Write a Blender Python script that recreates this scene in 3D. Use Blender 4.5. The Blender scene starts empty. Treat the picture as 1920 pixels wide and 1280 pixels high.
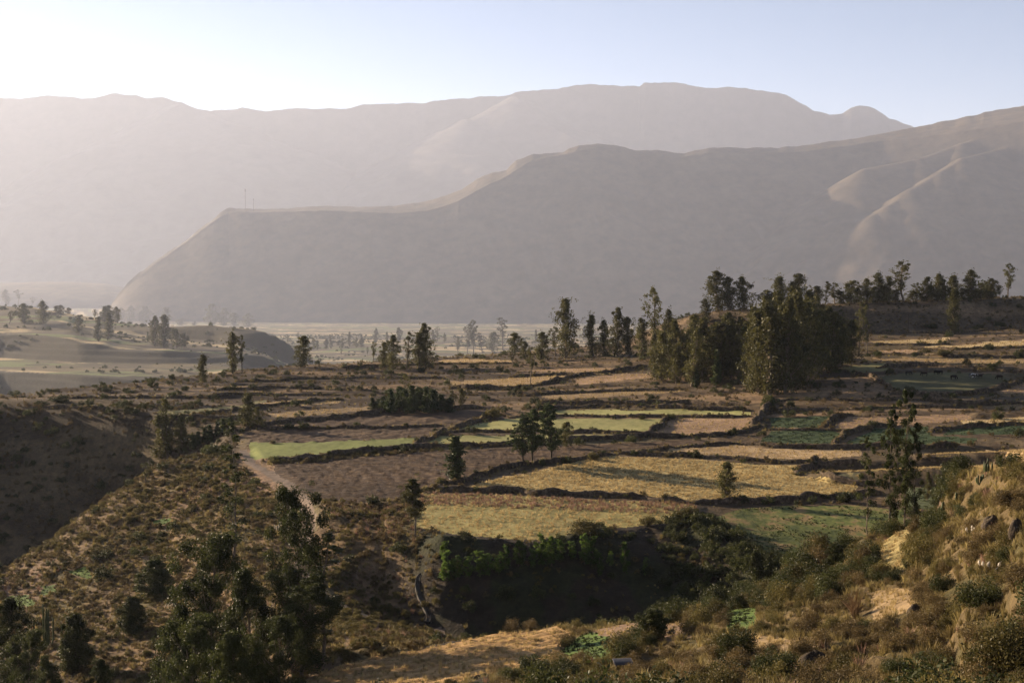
import bpy, math, random
import numpy as np
from mathutils import Vector, Matrix

# ------------------------------------------------------------------ camera, sky, sun, exposure
SC = bpy.context.scene
COL = SC.collection
FPX = 2667.0
PITCH = math.atan(165.0 / FPX)
cam_d = bpy.data.cameras.new('camera'); cam_d.lens = 36.0 * FPX / 1920.0; cam_d.sensor_width = 36
cam_d.clip_start = 0.5; cam_d.clip_end = 90000
cam = bpy.data.objects.new('camera', cam_d); COL.objects.link(cam)
cam.location = (0, 0, 0); cam.rotation_euler = (math.radians(90) - PITCH, 0, 0)
SC.camera = cam

SUN_AZ = math.radians(-57)      # left of the view direction (+Y)
SUN_EL = math.radians(14.5)
world = bpy.data.worlds.new('World'); SC.world = world; world.use_nodes = True
wn = world.node_tree
sky = wn.nodes.new('ShaderNodeTexSky'); sky.sky_type = 'NISHITA'; sky.sun_disc = False
sky.sun_elevation = SUN_EL; sky.sun_rotation = SUN_AZ
sky.air_density = 0.75; sky.dust_density = 0.45; sky.ozone_density = 0.5; sky.altitude = 3600
wn.links.new(sky.outputs[0], wn.nodes['Background'].inputs[0])
wn.nodes['Background'].inputs[1].default_value = 0.05
sd = bpy.data.lights.new('sun', 'SUN'); sd.energy = 5.0; sd.angle = math.radians(0.5); sd.color = (1.0, 0.79, 0.56)
sun = bpy.data.objects.new('sun', sd); COL.objects.link(sun)
sdir = Vector((math.sin(SUN_AZ) * math.cos(SUN_EL), math.cos(SUN_AZ) * math.cos(SUN_EL), math.sin(SUN_EL)))
sun.rotation_euler = sdir.to_track_quat('Z', 'Y').to_euler()
sun.location = sdir * 300
vs = SC.view_settings
vs.view_transform = 'Standard'; vs.look = 'None'; vs.exposure = 1.72; vs.gamma = 1.0; vs.use_curve_mapping = False
cy = SC.cycles
cy.max_bounces = 6; cy.diffuse_bounces = 1; cy.glossy_bounces = 1; cy.transmission_bounces = 4
cy.transparent_max_bounces = 6; cy.volume_bounces = 1; cy.caustics_reflective = False; cy.caustics_refractive = False
cy.sample_clamp_indirect = 4.0

rng = np.random.default_rng(7)
random.seed(7)

# ------------------------------------------------------------------ projection helpers (photo pixels, 1920 x 1280)
CP, SP = math.cos(PITCH), math.sin(PITCH)
def ray(px, py):
    """x/y and z/y of the ray through a pixel"""
    px = np.asarray(px, float); py = np.asarray(py, float)
    a = (px - 960) / FPX; b = (640 - py) / FPX
    y = CP + b * SP; z = -SP + b * CP
    return a / y, z / y
def proj(x, y, z):
    d = np.maximum(y * CP - z * SP, 1e-3)
    return 960 + FPX * x / d, 640 - FPX * (y * SP + z * CP) / d
def zt(py, D):
    return float(ray(960, py)[1]) * D

# ------------------------------------------------------------------ noise
def _h(ix, iy, s):
    n = (ix.astype(np.int64) * 374761393 + iy.astype(np.int64) * 668265263 + s * 974634777) & 0x7fffffff
    n = ((n ^ (n >> 13)) * 1274126177) & 0x7fffffff
    n = n ^ (n >> 16)
    return (n & 0xffff) / 65535.0
def vnoise(x, y, s=0):
    ix = np.floor(x); iy = np.floor(y); fx = x - ix; fy = y - iy
    fx = fx * fx * (3 - 2 * fx); fy = fy * fy * (3 - 2 * fy)
    a = _h(ix, iy, s); b = _h(ix + 1, iy, s); c = _h(ix, iy + 1, s); d = _h(ix + 1, iy + 1, s)
    return (a + (b - a) * fx) * (1 - fy) + (c + (d - c) * fx) * fy
def fbm(x, y, s=0, o=4, g=0.5):
    t = np.zeros_like(x, dtype=float); a = 1.0; n = 0
    for k in range(o):
        t += a * (vnoise(x, y, s + k * 17) * 2 - 1); n += a
        x, y = (0.8 * x - 0.6 * y) * 2.03 + 3.1, (0.6 * x + 0.8 * y) * 2.03 + 7.7; a *= g
    return t / n
def ridged(x, y, s=0, o=4):
    t = np.zeros_like(x, dtype=float); a = 1.0; n = 0
    for k in range(o):
        t += a * (1 - np.abs(vnoise(x, y, s + k * 31) * 2 - 1)); n += a
        x, y = (0.8 * x - 0.6 * y) * 2.1 + 1.3, (0.6 * x + 0.8 * y) * 2.1 + 5.1; a *= 0.5
    return t / n
def sstep(a, b, v):
    t = np.clip((v - a) / (b - a), 0, 1); return t * t * (3 - 2 * t)

# ------------------------------------------------------------------ the lie of the land: feature lines, front to back
# each line: (px, D, z) or (px, D, 'y', py): the height that shows at row py
FARK = 3.0
def L(*p, k=1.0):
    out = []
    for q in p:
        if k != 1.0: q = (q[0], q[1] * k) + ((q[2] * k,) if len(q) == 3 else tuple(q[2:]))
        if len(q) == 4: out.append((q[0], q[1], zt(q[3], q[1])))
        else: out.append(q)
    return out
CURVES = [
 L((-400, 0, -3.2), (2400, 0, -2.8)),
 L((-400, 20, -9.0), (960, 20, -8.4), (1920, 20, -7.6), (2400, 20, -7.0)),
 # just under the frame
 L((-400,125,-47),(0,135,-48),(300,120,-48),(450,112,-45),(520,112,-41),(580,110,-35),(640,108,-34.5),(750,108,-34),(900,105,-33),(1000,92,-28.8),(1200,80,-25),(1350,75,-23),
   (1500,70,-21.4),(1650,65,-20),(1800,60,-18.4),(1920,50,-15.4),(2050,48,-14),(2400,46,-12)),
 # flank / near field far edge / crest of the right hill
 L((-400,195,-50),(0,195,'y',1130),(150,200,'y',1080),(300,195,'y',1070),(450,170,'y',1110),(540,155,'y',1145),(600,140,'y',1190),(700,125,'y',1212),(850,127,'y',1197),(1050,129,'y',1182),
   (1150,124,'y',1168),(1220,121,'y',1163),(1300,118,'y',1142),(1370,118,'y',1125),(1430,119,'y',1105),(1500,121,'y',1068),(1560,123,'y',1050),(1620,124,'y',1010),(1700,124,'y',990),(1750,119,'y',958),
   (1800,113,'y',915),(1860,107,'y',880),(1920,101,'y',848),(2050,96,'y',800),(2400,92,-9.5)),
 # bottom of the hollow
 L((-400,205,-49),(0,204,'y',1093),(150,212,'y',1020),(300,212,'y',1000),(450,190,'y',1030),(520,182,'y',1060),(560,180,'y',1078),(600,176,'y',1100),(640,172,'y',1120),(720,171,'y',1160),(800,168,'y',1190),(850,166,-45.8),(1000,165,-46.2),(1250,168,-45.8),(1330,165,-45),(1400,160,-44),
   (1460,157,-42.5),(1510,156,-40.5),(1570,154,-39.2),(1650,155,-37.8),(1750,150,-37.4),(1850,145,-37),(1920,140,-36.4),(2400,140,-30)),
 # rim of the plateau / crest of the left spur / green field near edge
 L((-400,205.5,-48.5),(0,212,'y',1060),(80,220,'y',1012),(150,228,'y',965),(230,240,'y',912),(300,250,'y',868),(380,256,'y',850),(450,252,'y',855),(520,226,'y',905),(600,200,'y',955),(680,191,'y',985),
   (750,186,'y',1003),(830,181,'y',1013),(1000,179,'y',1018),(1080,183,'y',1003),(1150,187,'y',990),(1230,191,'y',980),(1300,190,'y',985),(1360,181,'y',1020),(1420,172,'y',1058),(1500,170,'y',1072),
   (1600,171,-38),(1750,171,-37.6),(1920,168,-37),(2400,168,-33)),
 # ravine behind the left spur
 L((-400,272,-66),(0,275,-67),(100,278,-64),(200,284,-60),(270,285,-54),(340,285,-44),(420,275,-36.7),(520,240,-36.1),(600,215,-36.3),(750,200,-36.6),(1000,195,-36.8),(1300,203,-37),(1450,206,-37.6),(1600,206,-37.4),
   (1750,206,-37),(1920,206,-36.5),(2400,206,-34)),
 # plateau edge left
 L((-400,318,-34.5),(0,318,'y',762),(150,312,'y',766),(250,306,'y',772),(340,300,'y',782),(430,290,'y',800),(600,290,-35.3),(800,285,-35.3),(1000,280,-35.2),(1300,275,-35),(1450,270,-34.6),(1600,270,-34.2),(1920,270,-33.4),(2400,270,-30)),
 # middle plateau
 L((-400,332,-34),(0,332,-33.7),(300,345,-34),(600,350,-34.7),(1000,350,-34.0),(1300,345,-32.8),(1500,340,-31),(1700,340,-29.6),(1920,340,-28.8),(2400,340,-26)),
 # plateau far edge / foot of the right ridge
 L((-400,345,-34),(0,345,'y',744),(130,348,'y',745),(200,350,'y',738),(270,360,'y',725),(300,385,'y',711),(330,395,'y',702),(370,400,'y',705),(450,418,'y',691),(600,438,'y',682),(750,455,'y',673),(850,466,'y',668),(1050,486,'y',656),
   (1200,470,'y',650),(1350,452,'y',640),(1500,450,'y',632),(1650,455,'y',624),(1800,458,'y',618),(1920,462,'y',608),(2400,462,-19)),
 # ridge top
 L((-400,352,-35),(0,352,-34.4),(300,392,-35),(450,425,-35),(600,446,-35),(750,465,-34.4),(1050,500,-33.4),(1150,505,'y',640),(1230,490,'y',604),(1290,480,'y',585),(1340,474,'y',577),(1500,468,'y',571),(1650,472,'y',565),
   (1800,475,'y',561),(1920,480,'y',557),(2400,482,-12)),
 L((-400,430,-72),(0,430,-72),(300,470,-72),(600,540,-80),(900,560,-84),(1100,580,-70),(1300,560,-35),(1600,560,-21),(1920,560,-18),(2400,560,-14)),
 L((-400,592,-80),(0,592,-80),(150,570,-80),(225,563,-80),(300,558,-80),(450,563,-75),(600,590,-75),(900,590,-84),(1300,590,-78),(1920,590,-50),(2400,590,-40), k=FARK),
 # left shelf near edge
 L((-400,640,-53),(0,640,'y',693),(150,617,'y',702),(225,610,'y',704),(300,605,'y',706),(450,610,-56),(600,640,-70),(900,640,-82),(1300,640,-70),(1920,640,-40),(2400,640,-25), k=FARK),
 L((-400,728,-52.6),(0,728,'y',667),(150,694,'y',677),(300,684,'y',680),(450,688,'y',680),(600,720,-66),(900,720,-84),(1300,720,-84),(1920,720,-60),(2400,720,-50), k=FARK),
 # top of the first bank
 L((-400,752,-40),(0,752,'y',622),(80,738,'y',627),(150,714,'y',640),(220,706,'y',650),(300,698,'y',657),(400,700,'y',661),(500,704,'y',668),(560,730,-62),(600,760,-72),(900,760,-86),(1300,760,-86),(2400,760,-80), k=FARK),
 L((-400,950,-30),(0,950,'y',574),(60,930,'y',576),(110,910,'y',586),(150,890,'y',598),(220,860,'y',612),(300,845,'y',628),(400,825,'y',640),(450,800,'y',647),(540,800,-62),(600,900,-82),(900,900,-88),(2400,900,-88), k=FARK),
 L((-400,1000,-33),(0,1000,-36.5),(150,960,'y',590),(220,930,'y',603),(300,857,'y',609),(400,838,'y',609),(480,822,'y',615),(520,822,'y',631),(545,830,'y',645),(600,1000,-86),(2400,1000,-88), k=FARK),
 L((-400,1200,-86),(0,1200,-86),(600,1200,-88),(2400,1200,-88), k=FARK),
 L((-400,4400,-275),(2400,4400,-275)),
 L((-400,8550,-424),(2400,8550,-424)),
 L((-400,36000,-430),(2400,36000,-430)),
]
PXT = np.arange(-400, 2401, 4.0)
def _sm(v, n=3):
    k = np.hanning(2 * n + 3)[1:-1]; k /= k.sum()
    return np.convolve(np.pad(v, n, mode='edge'), k, mode='valid')
CD = np.array([_sm(np.interp(PXT, [q[0] for q in c], [q[1] for q in c])) for c in CURVES])
CZ = np.array([_sm(np.interp(PXT, [q[0] for q in c], [q[2] for q in c])) for c in CURVES])
for i in range(1, len(CURVES)): CD[i] = np.maximum(CD[i], CD[i - 1] + 0.5)
def loft(px, D):
    px = np.clip(np.asarray(px, float), -400, 2400); D = np.asarray(D, float)
    px, D = np.broadcast_arrays(px, D)
    k = (px + 400) / 4.0; k0 = np.minimum(k.astype(int), len(PXT) - 2); f = k - k0
    z = np.full(px.shape, -88.0); done = np.zeros(px.shape, bool)
    pd = CD[0][k0] * (1 - f) + CD[0][k0 + 1] * f; pz = CZ[0][k0] * (1 - f) + CZ[0][k0 + 1] * f
    z = np.where(D < pd, pz, z)
    for i in range(1, len(CURVES)):
        cd = CD[i][k0] * (1 - f) + CD[i][k0 + 1] * f; cz = CZ[i][k0] * (1 - f) + CZ[i][k0 + 1] * f
        m = (D >= pd) & (D < cd)
        s = (D - pd) / np.maximum(cd - pd, 1e-6)
        z = np.where(m, pz + (cz - pz) * s, z)
        pd, pz = cd, cz
    return z
def rough_px(px): return px
def base_h(x, y):
    """plateau and valley without fields; x, y world"""
    px = 960 + FPX * x / np.maximum(y, 1e-3) / CP    # near enough along the ground
    return loft(px, y)
def hit(px, py, hf=base_h, d0=40.0, d1=9000.0):
    px = np.atleast_1d(np.asarray(px, float)); py = np.atleast_1d(np.asarray(py, float))
    a, t = ray(px, py)
    D = np.full(px.shape, d0); found = np.zeros(px.shape, bool); out = np.full(px.shape, d1)
    while (~found).any() and D.min() < d1:
        Dn = D * 1.003
        below = (t * Dn < hf(a * Dn, Dn)) & ~found
        lo = D.copy(); hi = Dn.copy()
        if below.any():
            for _ in range(8):
                mid = (lo + hi) / 2; b = t * mid < hf(a * mid, mid)
                hi = np.where(b, mid, hi); lo = np.where(b, lo, mid)
            out = np.where(below, hi, out); found |= below
        D = Dn
    return np.stack([a * out, out, t * out], -1)

# ------------------------------------------------------------------ fields traced on the ground
# name, kind, polygon, label
FIELDS = [
 ('straw_field','straw',[(882,913),(930,898),(1000,887),(1060,872),(1110,862),(1150,857),(1300,862),(1420,870),(1495,874),(1500,893),(1555,903),(1612,905),(1600,922),(1480,935),(1340,938),(1200,932),(1000,921)]),
 ('mown_field','mown',[(790,925),(900,925),(1100,936),(1280,946),(1302,952),(1292,966),(1250,976),(1180,984),(1120,986),(1060,1002),(1000,1013),(930,1010),(850,1002),(780,992),(775,985),(785,940)]),
 ('ploughed_field','plough',[(512,872),(640,860),(800,848),(960,840),(1200,830),(1280,826),(1400,826),(1395,834),(1260,841),(1130,848),(1060,860),(990,872),(930,882),(860,900),(810,915),(760,932),(690,944),(630,939),(570,924),(520,900)]),
 ('green_field','green',[(470,833),(560,829),(700,825),(780,822),(765,838),(640,849),(500,862),(464,858)]),
 ('pale_green_field','pale',[(786,836),(823,820),(967,817),(1073,815),(1213,818),(1200,820),(1040,826),(900,834),(820,838)]),
 ('pale_green_field','pale',[(843,810),(893,795),(960,786),(1073,785),(1245,787),(1218,810),(1107,808),(967,806),(900,808)]),
 ('pale_green_field','pale',[(1010,772),(1140,770),(1405,771),(1404,777),(1107,778),(1040,778)]),
 ('ploughed_field','plough',[(500,792),(560,786),(720,778),(920,768),(905,781),(850,797),(740,799),(640,800),(480,803)]),
 ('ploughed_field','plough',[(480,806),(640,804),(740,803),(830,800),(800,814),(770,820),(640,826),(470,830),(455,818)]),
 ('stubble_field','tan',[(1228,813),(1258,787),(1415,785),(1432,798),(1385,812),(1300,818)]),
 ('crop_field','crop',[(1442,784),(1568,781),(1532,802),(1448,804)]),
 ('crop_field','crop',[(1448,809),(1560,810),(1585,812),(1553,833),(1423,830)]),
 ('stubble_field','tan',[(1590,784),(1700,781),(1813,778),(1822,787),(1763,793),(1633,800),(1560,804)]),
 ('crop_field','crop',[(1605,822),(1640,806),(1735,800),(1745,818),(1830,824),(1820,832),(1740,835),(1580,835)]),
 ('crop_field','crop',[(1775,805),(1920,800),(2000,800),(2000,813),(1900,816),(1770,815)]),
 ('pale_strip_field','palestraw',[(1800,790),(1920,783),(2000,780),(2000,790),(1920,794),(1810,796)]),
 ('stubble_field','straw2',[(1250,843),(1380,836),(1440,842),(1610,845),(1610,855),(1540,863),(1400,860),(1260,851)]),
 ('stubble_field','straw2',[(1730,844),(1890,840),(2000,838),(2000,856),(1885,857),(1735,858)]),
 ('ridged_field','straw3',[(1530,871),(1620,872),(1720,867),(1870,865),(1950,868),(1860,892),(1780,908),(1640,903),(1560,900),(1512,884)]),
 ('meadow','meadow',[(1330,968),(1400,955),(1600,948),(1690,955),(1700,985),(1650,1010),(1600,1040),(1560,1050),(1490,1055),(1440,1046),(1385,1008)]),
 ('crop_field','crop2',[(1700,915),(1800,912),(1850,914),(1800,950),(1760,955),(1700,955)]),
 ('harvested_field','gold',[(600,1262),(700,1216),(850,1200),(1050,1186),(1062,1195),(1035,1232),(940,1262),(860,1290),(700,1310),(560,1310)]),
 ('grass_plot','greenplot',[(1085,1195),(1120,1180),(1160,1205),(1185,1225),(1100,1240),(1030,1238)]),
 ('bare_plot','pinkplot',[(1115,1180),(1150,1172),(1230,1168),(1290,1168),(1300,1190),(1240,1205),(1180,1210)]),
 ('terrace_plot','straw3',[(1640,1040),(1660,1015),(1700,996),(1722,992),(1706,1030),(1696,1070),(1650,1080)]),
 ('terrace_plot','tan2',[(1640,1108),(1705,1110),(1720,1125),(1700,1150),(1650,1160)]),
 ('grass_plot','greenplot',[(1360,1145),(1412,1140),(1415,1165),(1400,1180),(1360,1182)]),
 ('terrace_plot','tan2',[(1385,1198),(1530,1198),(1535,1215),(1470,1222),(1400,1215)]),
 ('terrace_plot','straw2',[(820,676),(870,673),(955,676),(960,680),(830,681)]),
 ('terrace_plot','tan',[(965,695),(1060,692),(1150,690),(1130,701),(1040,699)]),
 ('terrace_plot','straw2',[(830,717),(920,712),(1020,706),(1100,702),(1060,712),(975,726),(860,723)]),
 ('terrace_plot','tan2',[(1010,743),(1120,737),(1230,730),(1300,733),(1180,742),(1040,750)]),
 ('terrace_plot','tan',[(1080,712),(1150,702),(1215,700),(1222,708),(1150,716),(1080,722)]),
 ('terrace_plot','dimgreen',[(290,772),(400,766),(450,762),(480,752),(500,750),(480,762),(430,772),(300,778)]),
 ('terrace_plot','straw2',[(488,756),(560,750),(640,749),(635,756),(560,761),(500,765)]),
 ('terrace_plot','tan2',[(500,776),(560,770),(640,766),(700,762),(690,770),(600,778),(510,784)]),
 ('pasture','pasture',[(1650,708),(1700,699),(1780,698),(1870,704),(1895,712),(1850,728),(1800,736),(1690,735)]),
 ('terrace_plot','palestraw',[(1628,640),(1700,638),(1780,636),(1760,644),(1650,646)]),
 ('terrace_plot','palestraw',[(1715,650),(1800,648),(1900,640),(1990,636),(1920,647),(1800,654)]),
 ('terrace_plot','tan',[(1640,660),(1700,655),(1728,660),(1700,664)]),
 ('terrace_plot','straw2',[(1630,674),(1720,670),(1880,674),(1990,672),(1900,682),(1750,680)]),
 ('terrace_plot','dimgreen',[(1580,690),(1640,682),(1680,682),(1660,695),(1600,700)]),
 ('terrace_plot','tan',[(1870,735),(1920,720),(2000,712),(2000,735),(1920,740)]),
 ('terrace_plot','tan2',[(1840,762),(1920,752),(2000,750),(2000,765),(1900,770)]),
 ('terrace_plot','greenplot',[(133,1072),(155,1064),(172,1070),(168,1085),(150,1082)]),
 ('terrace_plot','greenplot',[(10,1120),(55,1116),(60,1135),(25,1142)]),
 ('terrace_plot','greenplot',[(75,1098),(103,1096),(104,1110),(80,1118)]),
 ('terrace_plot','greenplot',[(286,978),(318,972),(318,984),(292,987)]),
]
def in_poly(x, y, P):
    c = np.zeros(x.shape, bool); n = len(P); j = n - 1
    for i in range(n):
        xi, yi = P[i]; xj, yj = P[j]
        if yi != yj:
            c ^= ((yi > y) != (yj > y)) & (x < (xj - xi) * (y - yi) / (yj - yi) + xi)
        j = i
    return c
def seg_dist(x, y, P, closed=True):
    d = np.full(x.shape, 1e9); n = len(P)
    for i in range(n if closed else n - 1):
        ax, ay = P[i]; bx, by = P[(i + 1) % n]
        vx, vy = bx - ax, by - ay; L2 = vx * vx + vy * vy + 1e-9
        t = np.clip(((x - ax) * vx + (y - ay) * vy) / L2, 0, 1)
        d = np.minimum(d, np.hypot(x - ax - t * vx, y - ay - t * vy))
    return d
FW = []   # world polygon, plane
for nm, kd, pts in FIELDS:
    P = []
    for i in range(len(pts)):
        a = pts[i]; b = pts[(i + 1) % len(pts)]; n = max(1, int(math.hypot(b[0] - a[0], b[1] - a[1]) / 30))
        for k in range(n): P.append((a[0] + (b[0] - a[0]) * k / n, a[1] + (b[1] - a[1]) * k / n))
    w = hit([p[0] for p in P], [p[1] for p in P], d0=140.0 if kd in ('meadow', 'crop2') else 40.0)
    A = np.c_[np.ones(len(w)), w[:, 0] - w[:, 0].mean(), w[:, 1] - w[:, 1].mean()]
    co, *_ = np.linalg.lstsq(A, w[:, 2], rcond=None)
    FW.append((w[:, :2], co, (w[:, 0].mean(), w[:, 1].mean())))

# tracks
TRACK = [(455,845),(470,868),(500,885),(545,912),(572,945),(580,985),(572,1020),(566,1050),(580,1085),(605,1112),(650,1140),(710,1160),(770,1178),(820,1190)]
tw = hit([p[0] for p in TRACK], [p[1] for p in TRACK])

# ------------------------------------------------------------------ ground grid, polar round the camera
TH_IN = np.arctan((np.arange(-330, 2251, 2.0) - 960) / FPX)
TH = np.concatenate([np.linspace(-math.pi, TH_IN[0], 60)[:-1], TH_IN, np.linspace(TH_IN[-1], math.pi, 60)[1:]])
rr = [1.0]
while rr[-1] < 33000:
    r = rr[-1]
    if r < 48: st = r * 0.05 + 0.3
    elif r < 520: st = max(0.16, r * r / (35 * FPX) * 1.45)
    elif r < 4200: st = r * 0.0032
    elif r < 9000: st = r * 0.008
    else: st = r * 0.04
    rr.append(r + st)
R = np.array(rr)
print('grid', len(TH), len(R))
TT, RR = np.meshgrid(TH, R, indexing='xy')     # rows = r, cols = theta
X = np.sin(TT) * RR; Y = np.cos(TT) * RR
THC = math.atan(1440 / FPX)
tc = np.clip(TT, -THC, THC)
PXG = 960 + FPX * np.tan(tc); DG = RR * np.cos(tc)
Z = loft(PXG / CP * CP, DG)
back = sstep(2.2, math.pi, np.abs(TT))
zl = loft(np.full_like(DG, -400.0), DG); zr = loft(np.full_like(DG, 2400.0), DG)
Z = Z * (1 - back) + back * (zl + zr) / 2
# round the creases along r
for _ in range(2):
    Zp = np.pad(Z, ((2, 2), (0, 0)), mode='edge')
    Z = (Zp[:-4] + 2 * Zp[1:-3] + 3 * Zp[2:-2] + 2 * Zp[3:-1] + Zp[4:]) / 9
ZB = Z.copy()
# roughness of open ground
slope_r = np.abs(np.gradient(Z, axis=0) / np.maximum(np.gradient(RR, axis=0), 1e-3))
amp = 0.25 + 1.2 * sstep(0.06, 0.35, slope_r)
amp *= 1 - .65 * sstep(255, 270, DG) * (1 - sstep(330, 345, DG)) * (1 - sstep(400, 460, PXG))
amp *= sstep(8, 60, RR) * (1 - 0.3 * sstep(250, 500, RR))
nz = fbm(X / 9, Y / 9, 1, 4) * 1.0 + fbm(X / 2.3, Y / 2.3, 9, 3) * 0.30
hillR = sstep(1050, 1300, PXG) * (DG < 135)
nz2 = fbm(X / 22, Y / 22, 5, 3) * 1.8
far = sstep(520, 700, RR)
Z = Z + amp * nz * (1 - far) + nz2 * sstep(0.12, 0.4, slope_r) * (1 - far) * 0.6 + far * (fbm(X / 110, Y / 110, 3, 5) * 3) * 1.0
Z += hillR * (fbm(X / 7, Y / 7, 40, 3) * 0.9) * sstep(45, 70, RR)
q = (Z + 3 * fbm(X / 120, Y / 90, 49, 3)) / 8.0; fq = q - np.floor(q)
wt = sstep(1650, 1800, RR) * (1 - sstep(3300, 3700, RR)) * (1 - sstep(560, 640, PXG))
Z = Z + wt * .6 * 8.0 * (sstep(.4, 1.0, fq) - fq)
q = (Z + 1.2 * fbm(X / 15, Y / 15, 45, 3)) / 2.4; fq = q - np.floor(q)
Zt = Z + 2.4 * (sstep(.55, .95, fq) - fq)
wt = hillR * sstep(50, 66, RR) * .75 * sstep(-.3, .1, fbm(X / 18, Y / 18, 46, 2)) + .3 * (PXG < 720) * sstep(120, 150, DG) * (1 - sstep(235, 250, DG))
Z = Z * (1 - wt) + Zt * wt
ph = Y / 14.0 + 1.3 * fbm(X / 90, Y / 60, 47, 3) + X * .002; fq = ph - np.floor(ph)
Z = Z + .85 * (sstep(.84, 1.0, fq) - fq + .5) * sstep(262, 275, DG) * (1 - sstep(425, 450, DG)) * (1 - sstep(500, 520, RR)) * sstep(-.6, -.2, fbm(X / 40, Y / 30, 48, 2))
# fields: level them, a soft edge around
FID = np.full(Z.shape, -1, np.int16)
for k, (P, co, c) in enumerate(FW):
    x0, y0 = P.min(0) - 5; x1, y1 = P.max(0) + 5
    m = (X > x0) & (X < x1) & (Y > y0) & (Y < y1)
    xi, yi = X[m], Y[m]
    wob = fbm(xi / 3.0, yi / 3.0, 70 + k, 2) * 0.5
    ins = in_poly(xi, yi, P); d = seg_dist(xi, yi, P)
    sdist = np.where(ins, -d, d) + wob
    pl = co[0] + co[1] * (xi - c[0]) + co[2] * (yi - c[1]) + 0.10 * fbm(xi / 6, yi / 6, 3, 2)
    w = 1 - sstep(0.0, 2.5, sdist)
    Z[m] = Z[m] * (1 - w) + pl * w
    f = FID[m]; f[sdist < 0.15] = k; FID[m] = f
# furrows and clods
KIND = np.array([f[1] for f in FIELDS] + ['none'])
kk = KIND[FID]
pm = kk == 'plough'
Z[pm] += 0.10 * np.sin((Y[pm] * 0.98 + X[pm] * 0.2) * 2 * math.pi / 1.5) + 0.16 * fbm(X[pm] / 0.9, Y[pm] / 0.9, 8, 2)
pm = (kk == 'gold') | (kk == 'straw3')
Z[pm] += 0.10 * np.sin((Y[pm] * 0.9 - X[pm] * 0.3) * 2 * math.pi / 2.0 + 2 * fbm(X[pm] / 5, Y[pm] / 5, 8, 2)) + 0.12 * fbm(X[pm] / 1.2, Y[pm] / 1.2, 8, 2)
pm = (kk == 'crop') | (kk == 'crop2')
Z[pm] += 0.09 * np.sin((Y[pm] * 0.8 + X[pm] * 0.6) * 2 * math.pi / 1.4)
# track: level across
TP = tw[:, :2]
m = (X > TP[:, 0].min() - 6) & (X < TP[:, 0].max() + 6) & (Y > TP[:, 1].min() - 6) & (Y < TP[:, 1].max() + 6)
td = np.full(Z.shape, 99.0); td[m] = seg_dist(X[m], Y[m], TP, False)
w = 1 - sstep(1.2, 3.0, td)
Z = Z * (1 - w) + (ZB - 0.1) * w
TRK = td + 0.5 * fbm(X / 2, Y / 2, 61, 2) < 0.8
FID[TRK] = -2

def gidx(x, y):
    th = np.arctan2(x, y); r = np.hypot(x, y)
    fi = np.interp(th, TH, np.arange(len(TH))); fj = np.interp(r, R, np.arange(len(R)))
    return fj, fi
def H(x, y):
    x = np.asarray(x, float); y = np.asarray(y, float)
    fj, fi = gidx(x, y)
    j = np.minimum(fj.astype(int), len(R) - 2); i = np.minimum(fi.astype(int), len(TH) - 2)
    a = fj - j; b = fi - i
    return (Z[j, i] * (1 - a) + Z[j + 1, i] * a) * (1 - b) + (Z[j, i + 1] * (1 - a) + Z[j + 1, i + 1] * a) * b
def FAT(x, y):
    fj, fi = gidx(np.asarray(x, float), np.asarray(y, float))
    return FID[np.round(fj).astype(int), np.round(fi).astype(int)]
def on(px, py, **k): return hit(px, py, hf=H, **k)
# ------------------------------------------------------------------ materials
def newmat(name):
    m = bpy.data.materials.new(name); m.use_nodes = True
    nt = m.node_tree; b = nt.nodes['Principled BSDF']; b.inputs['Roughness'].default_value = 0.9
    b.inputs['Specular IOR Level'].default_value = 0.15
    return m, nt, b
def N(nt, t, **k):
    n = nt.nodes.new(t)
    for a, v in k.items():
        if a.startswith('i_'): n.inputs[a[2:].replace('_', ' ')].default_value = v
        else: setattr(n, a, v)
    return n
def noise_node(nt, scale, detail=4, rough=0.55, vec=None):
    n = N(nt, 'ShaderNodeTexNoise'); n.inputs['Scale'].default_value = scale; n.inputs['Detail'].default_value = detail
    n.inputs['Roughness'].default_value = rough
    if vec is not None: nt.links.new(vec, n.inputs['Vector'])
    return n
def ramp(nt, fac, stops):
    r = N(nt, 'ShaderNodeValToRGB'); e = r.color_ramp.elements
    while len(e) < len(stops): e.new(0.5)
    for q, (p, c) in zip(e, stops): q.position = p; q.color = (*c, 1)
    nt.links.new(fac, r.inputs[0]); return r
def ground_mat(name, stops, scale=0.6, stretch=(1, 1, 1), bump=0.15, stops2=None, scale2=0.05, rot=0.0):
    m, nt, b = newmat(name)
    g = N(nt, 'ShaderNodeNewGeometry')
    mp = N(nt, 'ShaderNodeMapping'); mp.inputs['Scale'].default_value = stretch; mp.inputs['Rotation'].default_value = (0, 0, rot)
    nt.links.new(g.outputs['Position'], mp.inputs['Vector'])
    n1 = noise_node(nt, scale, 6, 0.65, mp.outputs[0]); r1 = ramp(nt, n1.outputs[0], stops)
    n2 = noise_node(nt, scale2, 4, 0.6, mp.outputs[0])
    s2 = stops2 or [(0.35, (0.72, 0.72, 0.72)), (0.65, (1.2, 1.2, 1.2))]
    r2 = ramp(nt, n2.outputs[0], s2)
    mx = N(nt, 'ShaderNodeMix', data_type='RGBA', blend_type='MULTIPLY'); mx.inputs[0].default_value = 1
    nt.links.new(r1.outputs[0], mx.inputs[6]); nt.links.new(r2.outputs[0], mx.inputs[7])
    nt.links.new(mx.outputs[2], b.inputs['Base Color'])
    n3 = noise_node(nt, scale * 3.5, 4, 0.7, mp.outputs[0])
    bp = N(nt, 'ShaderNodeBump'); bp.inputs['Strength'].default_value = 1.0; bp.inputs['Distance'].default_value = bump
    nt.links.new(n3.outputs[0], bp.inputs['Height']); nt.links.new(bp.outputs[0], b.inputs['Normal'])
    return m
S = ground_mat
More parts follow.
